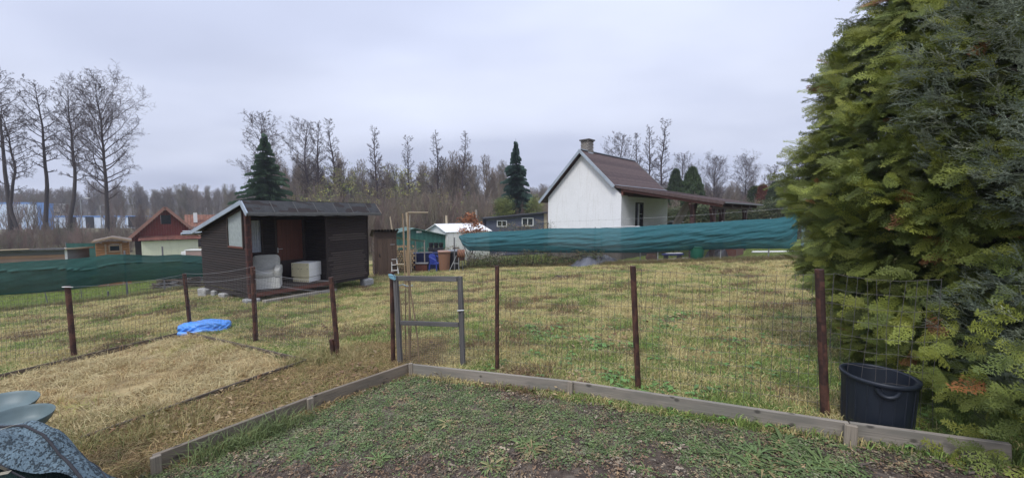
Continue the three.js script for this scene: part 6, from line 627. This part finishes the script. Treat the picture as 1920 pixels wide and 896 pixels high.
{ // brambles below and above the teal net
  const spot = (px0, px1, py0, py1, dd, n, cols, name, label, seed, geo = leaves(54, 9, 0.12, 0.03, 0.07, 0.6, 0.12, 1.4)) => { const R0 = rng(seed), st = []; for (let k = 0; k < n / 12; k++) { const px = lerp(px0, px1, R0()), b = onP(px, 480, FA, FB), g = ground(b.x - dd * 0.36, b.z - dd * 0.93, 0), tp = onP(px + (R0() - 0.5) * 30, lerp(py0, py1, R0() * 0.6), FA, FB); tp.x -= dd * 0.36; tp.z -= dd * 0.93; st.push(new Acc().tube([g, g.clone().lerp(tp, 0.6).add(V((R0() - 0.5) * 0.2, 0.12, 0)), tp], [0.008, 0.006, 0.003], 4).geo()); } const t = mass(name, label, 'bush', geo, leafMat, n, R => { const px = lerp(px0, px1, R()), env = 0.35 + 0.65 * vn(px * 0.06, 3, seed), py = lerp(py1, py0, R() * env), q = onP(px, py, FA, FB); q.x += (R() - 0.5) * 0.4 - dd * 0.36; q.z += (R() - 0.5) * 0.4 - dd * 0.93; q.y = Math.max(q.y, G(q.x, q.z)); return q; }, cols, 0.7, 1.3, seed); const m = mk('stems', mergeGeometries(st), K.twig, t); m.userData.kind = 'stuff'; };
  spot(872, 1120, 464, 500, -0.25, 2000, [[0.075, 0.10, 0.04], [0.13, 0.13, 0.06], [0.17, 0.12, 0.07], [0.06, 0.085, 0.035]], 'bramble_bush', 'green brown bramble growing under the teal net', 201);
  spot(940, 1045, 412, 440, 0.35, 340, [[0.13, 0.13, 0.06], [0.2, 0.14, 0.08], [0.09, 0.1, 0.045]], 'bramble_bush', 'thin bramble sprays rising above the teal net', 202);
  spot(872, 945, 471, 492, -0.05, 240, [[0.5, 0.48, 0.42], [0.42, 0.36, 0.28], [0.2, 0.16, 0.1]], 'bramble_bush', 'pale dry bramble leaves under the net beside the bins', 203);
  { const p = gp(820, 26); mass('bramble_bush', 'brown bramble hedge in front of the green shed', 'bush', leaves(55, 9, 0.14, 0.03, 0.07, 0.6, 0.14, 1.4), leafMat, 700, R => { const x = p.x + (R() - 0.5) * 4.2, z = p.z + 3.6 + (R() - 0.5); return V(x, G(x, z) + R() * 1.15, z); }, [[0.2, 0.15, 0.08], [0.14, 0.12, 0.06], [0.1, 0.1, 0.05]], 0.8, 1.4, 204, stemsOf(V(p.x, 0, p.z + 3.6), 12, 1.2, 4)); }
}
// ---------------------------------------------------------------- tall thuja and juniper at the right
function thujaSpray(seed, broad) {
  const R = rng(seed), A = new Acc(), ax = t => V(t, 0.10 * t - 0.24 * t * t, 0.05 * Math.sin(t * 5 + seed)), n = 10;
  const lobe = (p, d, L, w, y) => { const nrm = V(0, 1, 0), s = d.clone().cross(nrm).normalize().multiplyScalar(w), m = p.clone().addScaledVector(d, L * 0.5), e = p.clone().addScaledVector(d, L).add(V(0, y, 0)); A.tri(p, m.clone().add(s), e); A.tri(p, e, m.clone().sub(s)); };
  for (let k = 0; k < n; k++) { const t = (k + 0.5) / n; lobe(ax(t - 0.06), ax(t + 0.06).sub(ax(t - 0.06)).normalize(), 0.13, 0.014, 0); for (const e of [-1, 1]) { const L = 0.38 * Math.pow(1 - t, 0.75) * sst(-0.15, 0.2, t) * (0.7 + 0.5 * R()) * broad + 0.05, a = e * (0.52 + 0.25 * R()), d = V(Math.cos(a), -0.05 - 0.25 * R() + 0.1, Math.sin(a)).normalize(), p = ax(t), m = Math.max(2, Math.round(L / 0.085)); for (let q = 0; q < m; q++) { const f = q / m, b = p.clone().addScaledVector(d, L * f).add(V(0, -0.12 * L * f * f, 0)); lobe(b, d, L / m * 1.2, 0.0135, -0.01); for (const g of [-1, 1]) { const a2 = a + g * 0.6; lobe(b.clone().addScaledVector(d, L / m * 0.4), V(Math.cos(a2), (R() - 0.5) * 0.8, Math.sin(a2)).normalize(), (0.09 + 0.05 * R()) * (1 - f * 0.5), 0.0125, -0.01); } } } }
  return A.geo();
}
function juniperSpray(seed) { const R = rng(seed), A = new Acc(); const st = (p, d, L, lv) => { const e = p.clone().addScaledVector(d, L); A.tube([p, e], [0.006, 0.003], 3); const n = Math.round(L / 0.028); for (let k = 0; k < n; k++) { const b = p.clone().lerp(e, (k + R()) / n), a = R() * 6.28, o = V(Math.cos(a), Math.sin(a), 0.3 * (R() - 0.5)).addScaledVector(d, 0.9).normalize(), s = o.clone().cross(d).normalize().multiplyScalar(0.011); A.tri(b.clone().add(s), b.clone().sub(s), b.clone().addScaledVector(o, 0.075)); } if (lv) for (let k = 0; k < 7; k++) { const t = 0.2 + 0.75 * k / 7, a = R() * 6.28; st(p.clone().lerp(e, t), d.clone().add(V(0.0, Math.cos(a) * 0.8, Math.sin(a) * 0.8)).normalize(), L * 0.5 * (1 - t * 0.5), lv - 1); } }; st(V(0, 0, 0), V(1, 0.1, 0), 0.95, 1); return A.geo(); }
function envelope(cx, cz, n, seed, prof, bias, sprays, cols, size, name, label, cat, mat, up, big = 0) {
  const R = rng(seed), L = sprays.map(() => []), H = prof[prof.length - 1][0], pr = h => { for (let k = 1; k < prof.length; k++) if (h <= prof[k][0]) return lerp(prof[k - 1][1], prof[k][1], sst(prof[k - 1][0], prof[k][0], h)); return 0; }, gy = G(cx, cz), t = thing(name, label, cat, V(cx, gy - 0.02, cz)), m = new THREE.Matrix4(), X = V(), Y = V(), Z = V();
  const rad = (h, a) => pr(h) * bias(h, a) * Math.min(1.1, 0.80 + 0.24 * fbm(a * 1.8 + 10, h * 1.5, 2, seed + 3) + 0.46 * (vn(a * 5.1 + 40, h * 4.2, seed) - 0.45) + 0.16 * (vn(a * 11 + 4, h * 9.2, seed + 1) - 0.5));
  let k = 0; while (k < n) { const h = H * Math.pow(R(), 0.92), a = R() * 6.283, rr = rad(h, a); if (R() > (rr + 0.15) / 1.6) continue; k++; const f = big && k % 3 === 0 ? 1 + 0.04 * R() + (k % 11 === 0 ? 0.10 * R() : 0) : (big ? 0.9 : 1) - 0.62 * Math.pow(R(), 1.7), r = rr * f; const tipy = big && k % 3 === 0; const ca = Math.cos(a), sa = Math.sin(a), tg = (R() - 0.5) * 2, rx = R() - 0.5, rz = R() - 0.5; X.set(ca * 0.75 - sa * tg * 0.8 + rx * 0.5, up + (R() - 0.5) * 1.1, sa * 0.75 + ca * tg * 0.8 + rz * 0.5).normalize(); Z.set(ca * 0.9 + (R() - 0.5) * (tipy ? 1.6 : 2.0) + 0.25 * sa, 0.4 + (R() - 0.5) * 0.9, sa * 0.9 + (R() - 0.5) * (tipy ? 1.6 : 2.0) + 0.35).cross(X).normalize(); Y.crossVectors(Z, X); if (Y.y < 0) { Y.negate(); Z.negate(); } const s = tipy ? big * (0.7 + 0.6 * R()) : size * (0.65 + 0.65 * R()); m.makeBasis(X.clone().multiplyScalar(s), Y.clone().multiplyScalar(s), Z.clone().multiplyScalar(s)).setPosition(Math.cos(a) * (r - s * 0.4), h, Math.sin(a) * (r - s * 0.4)); L[(R() * sprays.length) | 0].push([m.clone(), jit(cols(R, f, h, a), R, 0.28)]); }
  sprays.forEach((g, i) => inst('foliage', g, mat, L[i], t));
  const A = new Acc(), B = new Acc(); A.tube([V(0, 0, 0), V(0.05, H * 0.4, 0), V(0, H * 0.95, 0)], [0.11, 0.08, 0.01], 9); for (let j = 0; j < 60; j++) { const h = 0.1 + H * 0.85 * R(), a = R() * 6.28, q = rad(h, a) * 0.75; B.tube([V(0, h * 0.9, 0), V(Math.cos(a) * q * 0.5, h * 0.95 + 0.05, Math.sin(a) * q * 0.5), V(Math.cos(a) * q, h + 0.12, Math.sin(a) * q)], [0.02, 0.013, 0.005], 5); }
  mk('trunk', A.geo(), K.bark, t); mk('limbs', B.geo(), K.bark, t).userData.kind = 'stuff'; return t;
}
const thujaMat = M([1, 1, 1], { rough: 0.6, two: true }), junMat = M([1, 1, 1], { rough: 0.7, two: true });
envelope(4.31, -3.45, 22000, 301, [[0.0, 1.02], [0.25, 1.05], [0.7, 1.15], [1.2, 1.24], [1.9, 1.40], [2.6, 1.24], [3.4, 0.94], [4.4, 0.56], [5.3, 0.1]], (h, a) => { const left = Math.max(0, -Math.cos(a)), front = Math.max(0, Math.sin(a)); return 1 - 0.22 * left * sst(1.2, 0.2, h) + 0.2 * front * sst(1.4, 0.1, h) + 1.1 * Math.exp(-Math.pow((a - 2.3) / 0.48, 2)) * sst(1.2, 0.3, h); }, [thujaSpray(1, 1), thujaSpray(2, 0.8), thujaSpray(5, 1.15)], (R, f) => { const q = R(); return q < 0.012 ? [0.24, 0.10, 0.035] : f >= 1 ? (q < 0.5 ? [0.23, 0.26, 0.045] : [0.135, 0.17, 0.035]) : q < 0.75 ? [0.085, 0.115, 0.026] : [0.065, 0.09, 0.022]; }, 0.16, 'thuja_tree', 'tall yellow green thuja with feathery sprays overhanging the bed end', 'tree', thujaMat, 0.02, 0.22);
envelope(3.79, -2.22, 9500, 307, [[0.0, 0.15], [0.15, 0.3], [0.4, 0.72], [0.85, 0.80], [1.1, 0.6], [1.3, 0.3], [1.5, 0.7], [1.9, 0.98], [2.5, 1.02], [3.1, 0.85], [3.9, 0.4], [4.3, 0.05]], () => 1, [juniperSpray(3), juniperSpray(4), juniperSpray(7)], (R) => { const q = R(); return q < 0.5 ? [0.2, 0.235, 0.165] : q < 0.85 ? [0.15, 0.185, 0.125] : [0.25, 0.28, 0.2]; }, 0.14, 'juniper_tree', 'grey green fine needled juniper growing in front of the thuja', 'tree', junMat, 0.35, 0.16);
scene.fog = new THREE.FogExp2(0xd4d9e6, 0.0008);
renderer.render(scene, camera);
